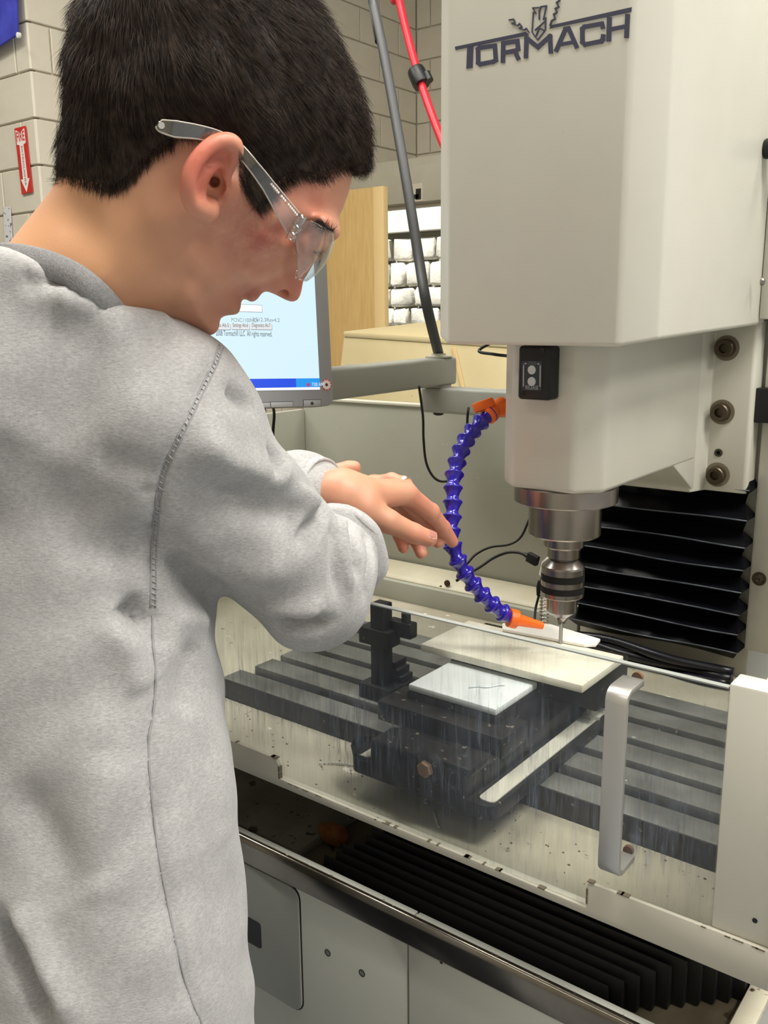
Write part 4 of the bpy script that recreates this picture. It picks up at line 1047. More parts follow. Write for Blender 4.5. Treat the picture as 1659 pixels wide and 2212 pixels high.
def smin(a, b, k):
    h = np.clip(.5 + .5 * (b - a) / k, 0, 1); return b + (a - b) * h - k * h * (1 - h)
def smax(a, b, k): return -smin(-a, -b, k)
def cone(P, a, b, ra, rb):
    """round cone / tapered capsule distance on point arrays P = (X, Y, Z)"""
    a, b = np.asarray(a, np.float32), np.asarray(b, np.float32); d = b - a; L2 = float(d @ d) + 1e-12
    t = np.clip(((P[0] - a[0]) * d[0] + (P[1] - a[1]) * d[1] + (P[2] - a[2]) * d[2]) / L2, 0, 1)
    return np.sqrt((P[0] - a[0] - t * d[0]) ** 2 + (P[1] - a[1] - t * d[1]) ** 2 + (P[2] - a[2] - t * d[2]) ** 2) - (ra + (rb - ra) * t)
def ball(P, c, r): return np.sqrt((P[0] - c[0]) ** 2 + (P[1] - c[1]) ** 2 + (P[2] - c[2]) ** 2) - r
def grid(lo, hi, h):
    ax = [np.arange(lo[i], hi[i] + h, h, dtype=np.float32) for i in range(3)]
    return np.meshgrid(*ax, indexing='ij'), np.array([a[0] for a in ax], float)
def seg_dist(pts, x, y, closed=True):
    """distance of 2D points to a polyline"""
    P = np.asarray(pts, np.float32); n = len(P); best = np.full(x.shape, 1e9, np.float32)
    for i in range(n if closed else n - 1):
        a, b = P[i], P[(i + 1) % n]; d = b - a; t = np.clip(((x - a[0]) * d[0] + (y - a[1]) * d[1]) / (d @ d + 1e-12), 0, 1)
        best = np.minimum(best, (x - a[0] - t * d[0]) ** 2 + (y - a[1] - t * d[1]) ** 2)
    return np.sqrt(best)
def inside(pts, x, y):
    P = np.asarray(pts, float); r = np.zeros(x.shape, bool); n = len(P)
    for i in range(n):
        (x0, y0), (x1, y1) = P[i], P[(i + 1) % n]
        if y0 == y1: continue
        r ^= ((y0 > y) != (y1 > y)) & (x < (x1 - x0) * (y - y0) / (y1 - y0) + x0)
    return r
def crom2(pts, k=4): return [(p[0], p[1]) for p in smooth_path([(x, y, 0) for x, y in list(pts) + [pts[0]]], k)[:-1]]

# ---- the head's own frame: ha forward-ish across the profile, hb up, hn out of the right ear
HD = .66
r0 = ray(450, 380); H0 = CC + r0 * HD; hn = -r0 / np.linalg.norm(r0)
ha = CR @ np.array([1, 0, 0.]); ha -= (ha @ hn) * hn; ha /= np.linalg.norm(ha); hb = np.cross(hn, ha)
def hxy(px, py):
    r = ray(px, py); t = ((H0 - CC) @ hn) / (r @ hn); q = CC + r * t - H0; return (q @ ha, q @ hb)
def hw(x, y, w): return H0 + np.multiply.outer(x, ha) + np.multiply.outer(y, hb) + np.multiply.outer(w, hn) if np.ndim(x) else H0 + x * ha + y * hb + w * hn
def hpt(px, py, w):
    """profile pixel of the right side surface at lateral offset w"""
    r = ray(px, py); t = ((H0 + hn * w - CC) @ hn) / (r @ hn); q = CC + r * t - H0; return np.array([q @ ha, q @ hb, w])
def hpw(px, py, w): q = hpt(px, py, w); return hw(*q)

face = [(752, 418), (741, 448), (729, 474), (722, 490), (716, 508), (705, 524), (696, 536), (686, 553), (674, 575), (664, 592), (655.5, 606), (653, 618), (650, 633), (643.6, 646), (633, 652), (619.7, 649), (609, 643.8), (590.5, 634.5), (576, 629.5), (568, 631), (562, 638), (556, 646), (548, 651), (541, 651.7), (534, 648), (527, 645), (521, 651), (520.5, 662), (516, 675), (507, 679.6), (494, 680.5), (481, 684), (475.5, 691), (474, 704), (469, 715), (460, 722), (446, 724)]
throat = [(420, 716), (388, 712), (360, 726), (340, 752), (325, 790)]
base = [(240, 800), (120, 730), (20, 660)]
nape = [(-14, 598), (-2, 556), (40, 500), (85, 444), (112, 408), (128, 380)]
skull = [(142, 340), (150, 280), (155, 200), (162, 120), (185, 35), (240, -40), (320, -95), (410, -118), (500, -108), (590, -62), (660, 10), (712, 95), (742, 180), (758, 260), (764, 330), (760, 380)]
SKIN = [hxy(*p) for p in face + throat + base + nape + skull]
hair_out = [(121, 381), (119, 360), (122, 330), (128, 280), (136, 225), (137, 160), (140, 110), (150, 55), (168, -5), (215, -75), (300, -135), (410, -160), (510, -150), (605, -95), (680, 0), (714, 50), (741, 105), (764, 160), (787, 220), (798, 275), (803, 320), (803, 352), (790, 376), (770, 396)]
hair_low = [(760, 372), (748, 360), (732, 368), (700, 386), (672, 384), (650, 380), (630, 384), (614, 394), (597, 412), (578, 436), (560, 452), (549, 446), (536, 424), (527, 404), (519, 378), (514, 352), (512, 335), (490, 318), (450, 310), (410, 302), (385, 306), (358, 316), (330, 336), (300, 368), (280, 386), (262, 402), (240, 410), (215, 406), (190, 398), (150, 390)]
HAIR = [hxy(*p) for p in hair_out + hair_low]
# half-width control points (profile pixel, half width in metres, spread)
WC = [((430, 180), .074), ((430, 0), .064), ((300, 200), .071), ((200, 200), .058), ((230, 60), .055), ((590, 100), .062), ((560, 250), .070), ((650, 250), .060), ((720, 300), .045), ((690, 420), .056), ((735, 440), .034), ((712, 492), .042), ((660, 470), .063), ((600, 470), .069), ((560, 520), .067), ((620, 530), .060),
      ((500, 420), .072), ((450, 470), .069), ((420, 560), .062), ((470, 600), .058), ((520, 580), .056), ((560, 600), .044), ((605, 585), .042), ((640, 560), .028), ((652, 595), .017), ((640, 615), .016), ((628, 640), .013), ((606, 622), .0185), ((590, 632), .012), ((575, 616), .028), ((555, 640), .022), ((535, 640), .025), ((515, 655), .024), ((500, 672), .022), ((478, 700), .020), ((455, 705), .026), ((430, 690), .038), ((400, 640), .056), ((672, 545), .030), ((690, 515), .034), ((690, 545), .016), ((668, 575), .016),
      ((350, 450), .064), ((250, 450), .059), ((160, 450), .050), ((300, 600), .057), ((200, 600), .060), ((100, 560), .058), ((340, 720), .045), ((200, 740), .060), ((60, 640), .060)]
WXY = np.array([hpt(p[0], p[1], w)[:2] for p, w in WC]); WV = np.array([w for _, w in WC])
def wmap(x, y):
    num = np.zeros(x.shape); den = np.zeros(x.shape)
    for (cx_, cy_), w in zip(WXY, WV):
        d2 = (x - cx_) ** 2 + (y - cy_) ** 2; k = 1 / (d2 + .006 ** 2) ** 1.6
        num += w * k; den += k
    return num / den
h = .0018
lo = np.array([min(p[0] for p in SKIN + HAIR) - .008, min(p[1] for p in SKIN + HAIR) - .006, -.098]); hi = np.array([max(p[0] for p in SKIN + HAIR) + .008, max(p[1] for p in SKIN + HAIR) + .008, .112])
(GX, GY, GZ), org = grid(lo, hi, h)
x2, y2 = GX[:, :, 0].astype(float), GY[:, :, 0].astype(float)
def qfield(poly, W, rmul=1.25):
    sp = crom2(poly, 3); d = seg_dist(sp, x2, y2); s = inside(sp, x2, y2)
    R = np.maximum(W * rmul, .010); k = np.clip(1 - d / R, 0, 1)
    return np.where(s, W ** 2 * (1 - k ** 2), -2 * W ** 2 * d / R)
W2 = wmap(x2, y2)
# eye socket, cheek fold and mouth crease pressed into the half-width map
def dent(px, py, amp, sig, sy=None, ang=0):
    cx_, cy_ = hpt(px, py, .045)[:2]; dx, dy = x2 - cx_, y2 - cy_; a = radians(ang); u, v = dx * cos(a) + dy * sin(a), -dx * sin(a) + dy * cos(a)
    return amp * np.exp(-(u / sig) ** 2 - (v / (sy or sig)) ** 2)
def crease(pts, amp, sig):
    return amp * np.exp(-(seg_dist([hpt(p[0], p[1], .032)[:2] for p in pts], x2, y2, False) / sig) ** 2)
W2 = W2 - dent(668, 528, .010, .010, .014, 40) - dent(640, 590, .004, .006) + dent(600, 515, .003, .016)
W2 = W2 - crease([(622, 590), (600, 604), (580, 618), (556, 630)], .0045, .0035) - crease([(524, 646), (540, 636), (552, 628)], .005, .0022) + crease([(612, 612), (602, 624), (606, 634)], .0035, .004) - crease([(500, 684), (520, 676)], .002, .003) - crease([(452, 484), (424, 545), (392, 605), (372, 665)], .0055, .009)
W2 = np.maximum(W2, .006)
qs = qfield(SKIN, W2)
def infl(q, W): return (GZ ** 2 - q[:, :, None]) / (2 * np.maximum(W, .012)[:, :, None])
FH = infl(qs, W2)
P3 = (GX, GY, GZ)
# eyeballs and lids
for s in (1, -1):
    e = hpt(672, 527, .033); e[2] *= s
    FH = smin(FH, ball(P3, e, .0125), .004)
    lidA, lidB = hpt(662, 545, .043), hpt(690, 523, .034)
    for q in (lidA, lidB): q[2] *= s
    FH = smin(FH, cone(P3, lidA, lidB, .0022, .002), .003)
# brow ridge
for s in (1, -1):
    a, b = hpt(716, 500, .012), hpt(694, 478, .046); a[2] *= s; b[2] *= s
    FH = smin(FH, cone(P3, a, b, .006, .005), .010)
# nostrils
for s in (1, -1):
    a, b = hpt(605, 640, .0085), hpt(616, 628, .008); a[2] *= s; b[2] *= s
    a2, b2 = hpt(603, 633, .0155), hpt(614, 632, .013)
    a2[2] *= s; b2[2] *= s
    FH = smax(FH, -cone(P3, a, b, .0032, .0036), .0015)
    FH = smax(FH, -cone(P3, a2, b2, .0022, .0026), .0012)
# ears
EW = .071
helix = [(482, 392, .002), (494, 360, .006), (508, 332, .009), (506, 312, .012), (489, 304, .015), (462, 310, .019), (434, 334, .023), (414, 364, .025), (405, 396, .025), (407, 425, .021), (420, 448, .015), (438, 460, .008)]
lobe = [(420, 440, .014), (436, 452, .008), (446, 458, .004), (452, 446, .0)]
anti = [(430, 428, .010), (428, 400, .013), (438, 372, .014), (462, 350, .012), (480, 338, .009)]
helix = [tuple(p) for p in smooth_path(helix, 3)]; lobe = [tuple(p) for p in smooth_path(lobe, 3)]; anti = [tuple(p) for p in smooth_path(anti, 2)]
for s in (1, -1):
    def ep(p, dz=0): q = hpt(p[0], p[1], EW + p[2] + dz); q[2] *= s; return q
    ear = None
    for i in range(len(helix) - 1):
        c_ = cone(P3, ep(helix[i]), ep(helix[i + 1]), .0034 if i < 6 else .0043, .0034 if i < 5 else .0043); ear = c_ if ear is None else smin(ear, c_, .003)
    for i in range(len(lobe) - 1): ear = smin(ear, cone(P3, ep(lobe[i]), ep(lobe[i + 1]), .0058, .0058), .004)
    for i in range(len(anti) - 1): ear = smin(ear, cone(P3, ep(anti[i]), ep(anti[i + 1]), .0032, .0032), .004)
    # thin shell closing the ear from behind
    for p, q, r_, q_ in (((415, 400, .017), (470, 330, .010), .004, .004), ((420, 430, .010), (440, 360, .012), .0042, .004), ((440, 440, .004), (455, 345, .006), .0042, .004), ((470, 335, .006), (495, 325, .004), .004, .004)):
        ear = smin(ear, cone(P3, ep(p), ep(q), r_, q_), .005)
    FH = smin(FH, ear, .0035)
    tr = cone(P3, ep((478, 408, .002)), ep((482, 395, .003)), .0042, .0036); FH = smin(FH, tr, .004)
    FH = smax(FH, -ball(P3, ep((461, 398, .002)), .0078), .003)
    FH = smax(FH, -cone(P3, ep((463, 396, .0)), ep((465, 392, -.014)), .0046, .003), .002)
    FH = smax(FH, -cone(P3, ep((461, 398, .003)), ep((458, 425, .008)), .0056, .0040), .003)
    FH = smax(FH, -cone(P3, ep((484, 345, .013)), ep((455, 352, .018)), .0030, .0034), .003)
vh, qh = surface_nets(FH, org, h)
vh = laplace(vh, qh, 1, .5)
head_v = hw(vh[:, 0], vh[:, 1], vh[:, 2])

# ---- hair volume
hlw = [.02, .035, .05] + [.066] * (len(hair_low) - 6) + [.052, .04, .02]
hl = [tuple(hpt(p[0], p[1], w)[:2]) for p, w in zip(hair_low, hlw)]
dl2 = seg_dist(hl, x2, y2, False)
thk = .0022 + .0085 * np.clip(dl2 / .05, 0, 1) ** .8
W3 = W2 + thk
sp_h = crom2(HAIR, 3); hin = inside(sp_h, x2, y2); hd_ = seg_dist(sp_h, x2, y2)
outl = hair_out + [(775, 520), (780, 760), (640, 960), (250, 960), (115, 800), (118, 560)]
qo = qfield([hxy(*p) for p in outl], W3, 1.2)
FC = infl(qo, W3)
low = np.where(hin, -hd_, hd_) if False else None
cut = np.where(inside(hl[::-1] + [hxy(*p) for p in ((900, 380), (900, -260), (40, -260), (40, 400))], x2, y2), -dl2, dl2)
FC = np.maximum(FC, cut[:, :, None].astype(np.float32))
FCap = FC + .0022                                   # the solid part sits a little inside the strands
vc, qc = surface_nets(FCap, org, h * 1.0)
vc = laplace(vc, qc, 2, .5)
hair_v = hw(vc[:, 0], vc[:, 1], vc[:, 2])

# ---- skin material: ruddy cheeks, ears, nose and knuckles are the skin's own colour
t = NT('skin'); sk = t
def blob(center, r_in, r_out):
    tc = t.new('ShaderNodeTexCoord'); vm = t.new('ShaderNodeVectorMath', operation='DISTANCE'); t.link(tc.outputs['Object'], vm.inputs[0]); vm.inputs[1].default_value = tuple(map(float, center))
    return t.ramp(vm.outputs['Value'], r_out, r_in)
c = L((208, 152, 124))
c = t.mix(t.ramp(t.noise(26, 4), .35, .7), c, L((200, 142, 114)))
def redden(c, center, ri, ro, col, amt, mod=None):
    f_ = t.math('MULTIPLY', blob(center, ri, ro), amt)
    if mod is not None: f_ = t.math('MULTIPLY', f_, mod)
    return t.mix(f_, c, L(col))
mott = t.ramp(t.noise(70, 4, .65), .32, .62)
c = redden(c, hpw(590, 500, .066), .006, .055, (182, 98, 84), .85, mott)
c = redden(c, hpw(575, 540, .066), .004, .034, (172, 86, 76), .75, mott)
c = redden(c, hpw(700, 430, .05), .006, .045, (200, 124, 104), .6)
c = redden(c, hpw(440, 360, .09), .012, .034, (204, 108, 88), .85)
c = redden(c, hpw(635, 630, .01), .008, .030, (190, 104, 88), .6)
c = redden(c, hpw(540, 645, .015), .004, .018, (168, 92, 84), .6)
c = redden(c, hpw(500, 665, .015), .004, .030, (178, 112, 92), .5)
c = redden(c, hpw(120, 560, .05), .03, .10, (222, 168, 122), .7)
for (px, py, r_) in ((653, 432, .0012), (446, 527, .0010), (533, 600, .0012), (476, 645, .0012), (548, 566, .0011), (405, 582, .0016), (527, 556, .0011), (400, 385, .0016)):
    c = redden(c, hpw(px, py, .062), r_, r_ + .0085 * 0 + .012, (150, 88, 66), .22)
for q in (D(905, 1085, .96), D(940, 1120, .985), D(972, 1165, 1.0), D(905, 1190, 1.0), D(872, 1180, 1.0), D(915, 1160, .92)):
    c = redden(c, q, .004, .030, (208, 126, 104), .55)
t.color(c); t.b.inputs['Roughness'].default_value = .48; t.b.inputs['Subsurface Weight'].default_value = .12
t.b.inputs['Subsurface Radius'].default_value = (.012, .005, .003); t.b.inputs['Subsurface Scale'].default_value = .6
t.bump(t.noise(900, 3), .12, .0008)
m_skin = t.m

# ---- hands
def hand_field(P, wrist, elbow, mcps, fingers, thumb, wr=.023):
    F = cone(P, elbow, wrist, .031, wr)
    pal = None
    for i, m in enumerate(mcps):
        st_ = wrist * .75 + m * .25 + (mcps[i] - np.mean(mcps, 0)) * .35
        c_ = smin(cone(P, wrist, st_, wr * .88, .016), cone(P, st_, m, .0150, .0112), .01)
        pal = c_ if pal is None else smin(pal, c_, .012)
    F = smin(F, pal, .012)
    nf_ = len(fingers); res = F
    for fi, (pts, rr) in enumerate(fingers):
        f_ = cone(P, mcps[fi], pts[0], .0108 * rr, .0094 * rr)
        for k in range(len(pts) - 1):
            f_ = smin(f_, cone(P, pts[k], pts[k + 1], (.0090, .0082, .0076)[min(k, 2)] * rr, (.0082, .0068, .006)[min(k, 2)] * rr), .003)
        f_ = smin(f_, ball(P, pts[0], .0096 * rr), .003)
        res = smin(res, f_, .0042)
    tp, tr_ = thumb
    th = cone(P, wrist * .8 + tp[0] * .2, tp[0], .018, .0165)
    for k in range(len(tp) - 1): th = smin(th, cone(P, tp[k], tp[k + 1], tr_[k], tr_[k + 1]), .004)
    return smin(res, th, .010)
def nail(name, tip, prev, out, wd, ln_):
    return None
def build_hand(wrist, elbow, mcps, fingers, thumb, hh=.0014):
    allp = [wrist, wrist + (elbow - wrist) * .25] + list(mcps) + [p for f_, _ in fingers for p in f_] + list(thumb[0])
    lo_ = np.min(allp, 0) - .032; hi_ = np.max(allp, 0) + .032
    G, o_ = grid(lo_, hi_, hh); F = hand_field(G, wrist, elbow, mcps, fingers, thumb)
    v, q = surface_nets(F, o_, hh); return laplace(v, q, 1, .5), q
lw, le = D(738, 1070, .905), D(420, 1128, 1.02)
L_m = [D(880, 1068, .950), D(868, 1060, .972), D(852, 1058, .992), D(836, 1060, 1.008)]
L_f = [([D(930, 1106, .975), D(957, 1140, .994), D(977, 1170, 1.008)], 1.0),
       ([D(912, 1118, 1.000), D(933, 1150, 1.004), D(946, 1171, 1.002)], 1.02),
       ([D(884, 1122, 1.015), D(899, 1164, 1.004), D(910, 1195, .994)], .98),
       ([D(852, 1122, 1.020), D(863, 1158, 1.010), D(871, 1184, 1.000)], .88)]
L_t = ([D(786, 1100, .900), D(838, 1126, .905), D(893, 1152, .918), D(926, 1163, .925)], [.0165, .0118, .0100, .0088])
lh_v, lh_q = build_hand(lw, le, L_m, L_f, L_t)
# right hand beyond it: fingers laid over, thumb up
rw, re = D(762, 1092, 1.06), D(735, 1215, .86)
R_m = [D(806, 1046, 1.085), D(812, 1060, 1.108), D(816, 1070, 1.13), D(815, 1082, 1.148)]
R_f = [([D(846, 1038, 1.075), D(874, 1043, 1.065), D(887, 1056, 1.058)], .95),
       ([D(850, 1060, 1.10), D(876, 1072, 1.085), D(884, 1088, 1.07)], .95),
       ([D(850, 1076, 1.125), D(872, 1090, 1.11), D(878, 1104, 1.095)], .92),
       ([D(842, 1092, 1.145), D(860, 1104, 1.13), D(866, 1114, 1.115)], .85)]
R_t = ([D(738, 1050, 1.06), D(735, 1022, 1.06), D(752, 1012, 1.06), D(765, 1010, 1.06)], [.015, .0115, .0085, .008])
rh_v, rh_q = build_hand(rw, re, R_m, R_f, R_t, .0016)

# ---- arms and trunk under the clothes complete the body mesh
def rng(px, py, d): return D(px, py, d)
gz = np.array([0, 0, 1.])
rsh, rel_ = D(335, 912, .672), D(672, 1258, .80)
lsh, lel = D(40, 900, 1.0), D(420, 1128, 1.02)
spine = [D(95, 780, .775), D(100, 930, .785), D(128, 1345, .79), D(172, 1700, .79), D(212, 2212, .80), D(224, 2420, .81)]
Fd = CR @ np.array([sin(radians(52)), 0, cos(radians(52))]); Fd[2] = 0; Fd /= np.linalg.norm(Fd); Rd = np.array([Fd[1], -Fd[0], 0])
def trunk(P, half):
    """elliptical trunk: half = list of (lateral, sagittal) half widths per spine point"""
    zs = np.array([s[2] for s in spine])[::-1]; xs = np.array([s[0] for s in spine])[::-1]; ys = np.array([s[1] for s in spine])[::-1]
    z = P[2]; cx_ = np.interp(z, zs, xs).astype(np.float32); cy_ = np.interp(z, zs, ys).astype(np.float32)
    a = np.interp(z, zs, [q[0] for q in half][::-1]).astype(np.float32); b = np.interp(z, zs, [q[1] for q in half][::-1]).astype(np.float32)
    dx, dy = P[0] - cx_, P[1] - cy_; l_ = dx * Rd[0] + dy * Rd[1]; f_ = dx * Fd[0] + dy * Fd[1]
    e = (np.sqrt((l_ / a) ** 2 + (f_ / b) ** 2) - 1) * np.minimum(a, b)
    cap = np.maximum(z - zs[-1], zs[0] - z)
    return smax(e, cap, .05)
hb_ = .006
bl = np.min([rsh, rel_, lsh, lel, spine[-1], re, le, lw, rw], 0) - .2; bh = np.max([rsh, rel_, lsh, lel, spine[0], re, le, lw, rw], 0) + .14
G, ob = grid(bl, bh, hb_)
FB = trunk(G, [(.06, .05), (.13, .08), (.14, .09), (.135, .085), (.14, .095), (.13, .09)])
FB = smin(FB, cone(G, spine[1], rsh, .05, .045), .04); FB = smin(FB, cone(G, spine[1], lsh, .05, .045), .04)
FB = smin(FB, cone(G, rsh, rel_, .045, .038), .02); FB = smin(FB, cone(G, lsh, lel, .045, .036), .02)
FB = smin(FB, cone(G, rel_, rw + (rw - rel_) * -.08, .036, .026), .01); FB = smin(FB, cone(G, lel, lw + (lw - lel) * -.08, .036, .024), .01)
FB = smin(FB, cone(G, spine[0], hpw(200, 640, 0), .06, .055), .03)
vb_, qb = surface_nets(FB, ob, hb_)
person = thing('person', 'dark-haired person in grey sweatshirt leaning over the mill with hands out', 'person', (spine[-1][0], spine[-1][1], 0))
allv = [head_v, lh_v, rh_v, vb_]; allq = [qh, lh_q, rh_q, qb]; off = 0; qq = []
for v, q in zip(allv, allq): qq.append(q + off); off += len(v)
body = link_mesh('body', fast_mesh('body', np.concatenate(allv), np.concatenate(qq)), m_skin, person)

# thumb nail and finger nails as thin plates sunk into the tips
m_nail = pm('nail', (226, 168, 150), .3, coat=.3)
def add_nail(tip, prev, outv, w_, l_, r_):
    d = (tip - prev) / np.linalg.norm(tip - prev); o = outv - (outv @ d) * d; o /= np.linalg.norm(o); s = np.cross(d, o)
    bm = bmesh.new(); rows = []
    for i in range(7):
        u = i / 6; row = []
        for k in range(7):
            v_ = (k / 6 - .5) * 2; ww = w_ * (1 - .35 * max(0, abs(u - .45) * 2 - .45) ** 1.0)
            an_ = v_ * ww / r_; hgt = r_ * cos(an_) - .0001 - .0010 * (u - .3) ** 2
            row.append(bm.verts.new(V(tip + d * (l_ * (u - .62)) + o * hgt + s * r_ * sin(an_))))
        rows.append(row)
    for A_, B_ in zip(rows, rows[1:]):
        for k in range(6): bm.faces.new((A_[k], A_[k + 1], B_[k + 1], B_[k]))
    bmesh.ops.solidify(bm, geom=bm.faces[:], thickness=.0006)
    return bm_obj('nail', bm, m_nail, body, smooth=True)
vdir = -ray(915, 1160); vdir /= np.linalg.norm(vdir)
add_nail(L_t[0][3], L_t[0][2], vdir * .75 + np.array([0, 0, .75]), .0062, .013, .0092)

rg0, rg1 = D(872, 1042, 1.066), D(885, 1054, 1.06)
tag(lathe('finger_ring', [(.0088, 0), (.0098, 0), (.0102, .002), (.0098, .004), (.0088, .004)], rg0, rg1 - rg0, pm('ring_silver', (200, 200, 196), .25, .9), None, 24), 'silver ring on the far hand behind the knuckles', 'ring')
# ---- eyebrow, lashes
m_brow = pm('brow_hair', (40, 28, 20), .6)
def strands(name, roots, dirs, length, r_, mat, parent, seg=3, curl=None, seedv=1, sides=3):
    rs = np.random.default_rng(seedv); n = len(roots); dirs = dirs / np.linalg.norm(dirs, axis=1, keepdims=True)
    pts = [roots]; d = dirs.copy()
    for k in range(seg):
        if curl is not None: d = d + curl * (1.0 / seg); d /= np.linalg.norm(d, axis=1, keepdims=True)
        pts.append(pts[-1] + d * (length[:, None] / seg))
    pts = np.stack(pts, 1)                                  # n, seg+1, 3
    ref = rs.normal(size=(n, 3)); e1 = np.cross(dirs, ref); e1 /= np.linalg.norm(e1, axis=1, keepdims=True); e2 = np.cross(dirs, e1)
    V_ = []
    for k in range(seg + 1):
        rad = r_ * (1 - .85 * (k / seg) ** 2)
        for j in range(sides):
            g = 2 * pi * j / sides; V_.append(pts[:, k] + (e1 * cos(g) + e2 * sin(g)) * rad)
    V_ = np.stack(V_, 1)                                    # n, (seg+1)*sides, 3
    m = (seg + 1) * sides; Q = []
    for k in range(seg):
        for j in range(sides):
            Q.append([k * sides + j, k * sides + (j + 1) % sides, (k + 1) * sides + (j + 1) % sides, (k + 1) * sides + j])
    Q = np.array(Q)[None] + (np.arange(n) * m)[:, None, None]
    return link_mesh(name, fast_mesh(name, V_.reshape(-1, 3), Q.reshape(-1, 4)), mat, parent)
hbvh = BVHTree.FromPolygons([Vector(p) for p in head_v], [tuple(q) for q in qh])
rs = np.random.default_rng(5)
br_r, br_d = [], []
for k in range(420):
    u = rs.random(); px = 690 + 31 * u + rs.normal() * 1.5; py = 481 + 16 * u + rs.normal() * (3.6 - 1.5 * u) + 4 * u
    hit = hbvh.ray_cast(V(CC), V(ray(px, py)).normalized())
    if hit[0] is None: continue
    br_r.append(np.array(hit[0])); br_d.append(ha * (-.6) + hb * .25 + np.array(hit[1]) * .45 + rs.normal(size=3) * .18)
strands('eyebrow', np.array(br_r), np.array(br_d), rs.uniform(.004, .008, len(br_r)), .00018, m_brow, body, 2)
ls_r, ls_d = [], []
for k in range(60):
    u = rs.random(); p = hpw(672 + 14 * u, 538 - 16 * u, .044 - .006 * u) ; ls_r.append(p); ls_d.append(ha * .75 - hb * .75 + hn * .25 + rs.normal(size=3) * .12)
strands('eyelashes', np.array(ls_r), np.array(ls_d), rs.uniform(.006, .010, 60), .00022, m_brow, body, 2)

# ---- hair: solid cap and fine strands over it
t = NT('dark_hair'); hc = t.mix(t.ramp(t.noise(120, 3), .35, .7), L((38, 29, 24)), L((72, 58, 48)))
t.color(hc); t.b.inputs['Roughness'].default_value = .55; t.b.inputs['Specular IOR Level'].default_value = .25; m_hair = t.m
hair = link_mesh('hair', fast_mesh('hair', hair_v, qc), m_hair, person)
p4 = hair_v[qc]; ar = np.linalg.norm(np.cross(p4[:, 2] - p4[:, 0], p4[:, 3] - p4[:, 1]), axis=1)
nrm = np.cross(p4[:, 2] - p4[:, 0], p4[:, 3] - p4[:, 1]); nrm /= np.maximum(np.linalg.norm(nrm, axis=1, keepdims=True), 1e-9)
cc_ = p4.mean(1); lw_ = (cc_ - H0) @ hn
cw_ = np.array(hw(*hxy(330, -60), 0)); side = np.where(lw_ > -.02, 1.0, .35)
outw = ((cc_ - np.array(hw(*hxy(430, 240), 0))) * nrm).sum(1) > -.02
rs = np.random.default_rng(7); NH = 42000
pick = rs.choice(len(ar), NH, p=ar * side / (ar * side).sum())
bc_ = rs.dirichlet((1, 1, 1, 1), NH); roots = (p4[pick] * bc_[:, :, None]).sum(1); nr = nrm[pick]
# make normals point outwards
cen = np.array(hw(*hxy(430, 230), 0)); sgn = np.sign(((roots - cen) * nr).sum(1)); nr = nr * sgn[:, None]
crown = np.array(hw(*hxy(330, -70), .0)); fl = roots - crown; fl /= np.linalg.norm(fl, axis=1, keepdims=True)
down = -hb
xr = (roots - H0) @ ha
fl = fl + np.where(xr < -.02, 1, 0)[:, None] * down * .9 + (ha * .25)[None] + down * .25
fl = fl - (fl * nr).sum(1, keepdims=True) * nr; fl /= np.linalg.norm(fl, axis=1, keepdims=True)
clump = np.stack([np.sin(roots @ np.array([210., 90, 40]) + 1), np.sin(roots @ np.array([60., 230, 120])), np.sin(roots @ np.array([110., 50, 200]))], 1) * .13
dirs = fl + nr * rs.uniform(.25, .75, (NH, 1)) + clump + rs.normal(size=(NH, 3)) * .2
dlh = seg_dist(hl, ((roots - H0) @ ha), ((roots - H0) @ hb), False)
ln_ = np.clip(.0095 + dlh * .18, .0095, .017) * rs.uniform(.7, 1.25, NH)
roots = roots - nr * .0008
hs_ = strands('hair_strands', roots, dirs, ln_, .00016, m_hair, hair, 3, fl * .8 - nr * .22, 8)
hs_['kind'] = 'stuff'
# ragged sideburn and nape fringe
hp_r, hp_d = [], []
for k in range(2200):
    i = rs.integers(0, len(hair_low) - 1); u = rs.random(); a, b = np.array(hair_low[i]), np.array(hair_low[i + 1]); p = a + (b - a) * u + rs.normal(size=2) * 4 + [0, -6]
    hit = hbvh.ray_cast(V(CC), V(ray(*p)).normalized())
    if hit[0] is None: continue
    if 380 < p[0] < 515 and p[1] > 295: continue
    hp_r.append(np.array(hit[0]) + hn * .0008); dn_ = (-hb * 1.0 + ha * (.45 if p[0] > 500 else -.05)) + np.array(hit[1]) * .18 + rs.normal(size=3) * .16
    hp_d.append(dn_)
sb = strands('hairline_strands', np.array(hp_r), np.array(hp_d), rs.uniform(.004, .010, len(hp_r)), .00013, m_hair, hair, 2, None, 3); sb['kind'] = 'stuff'

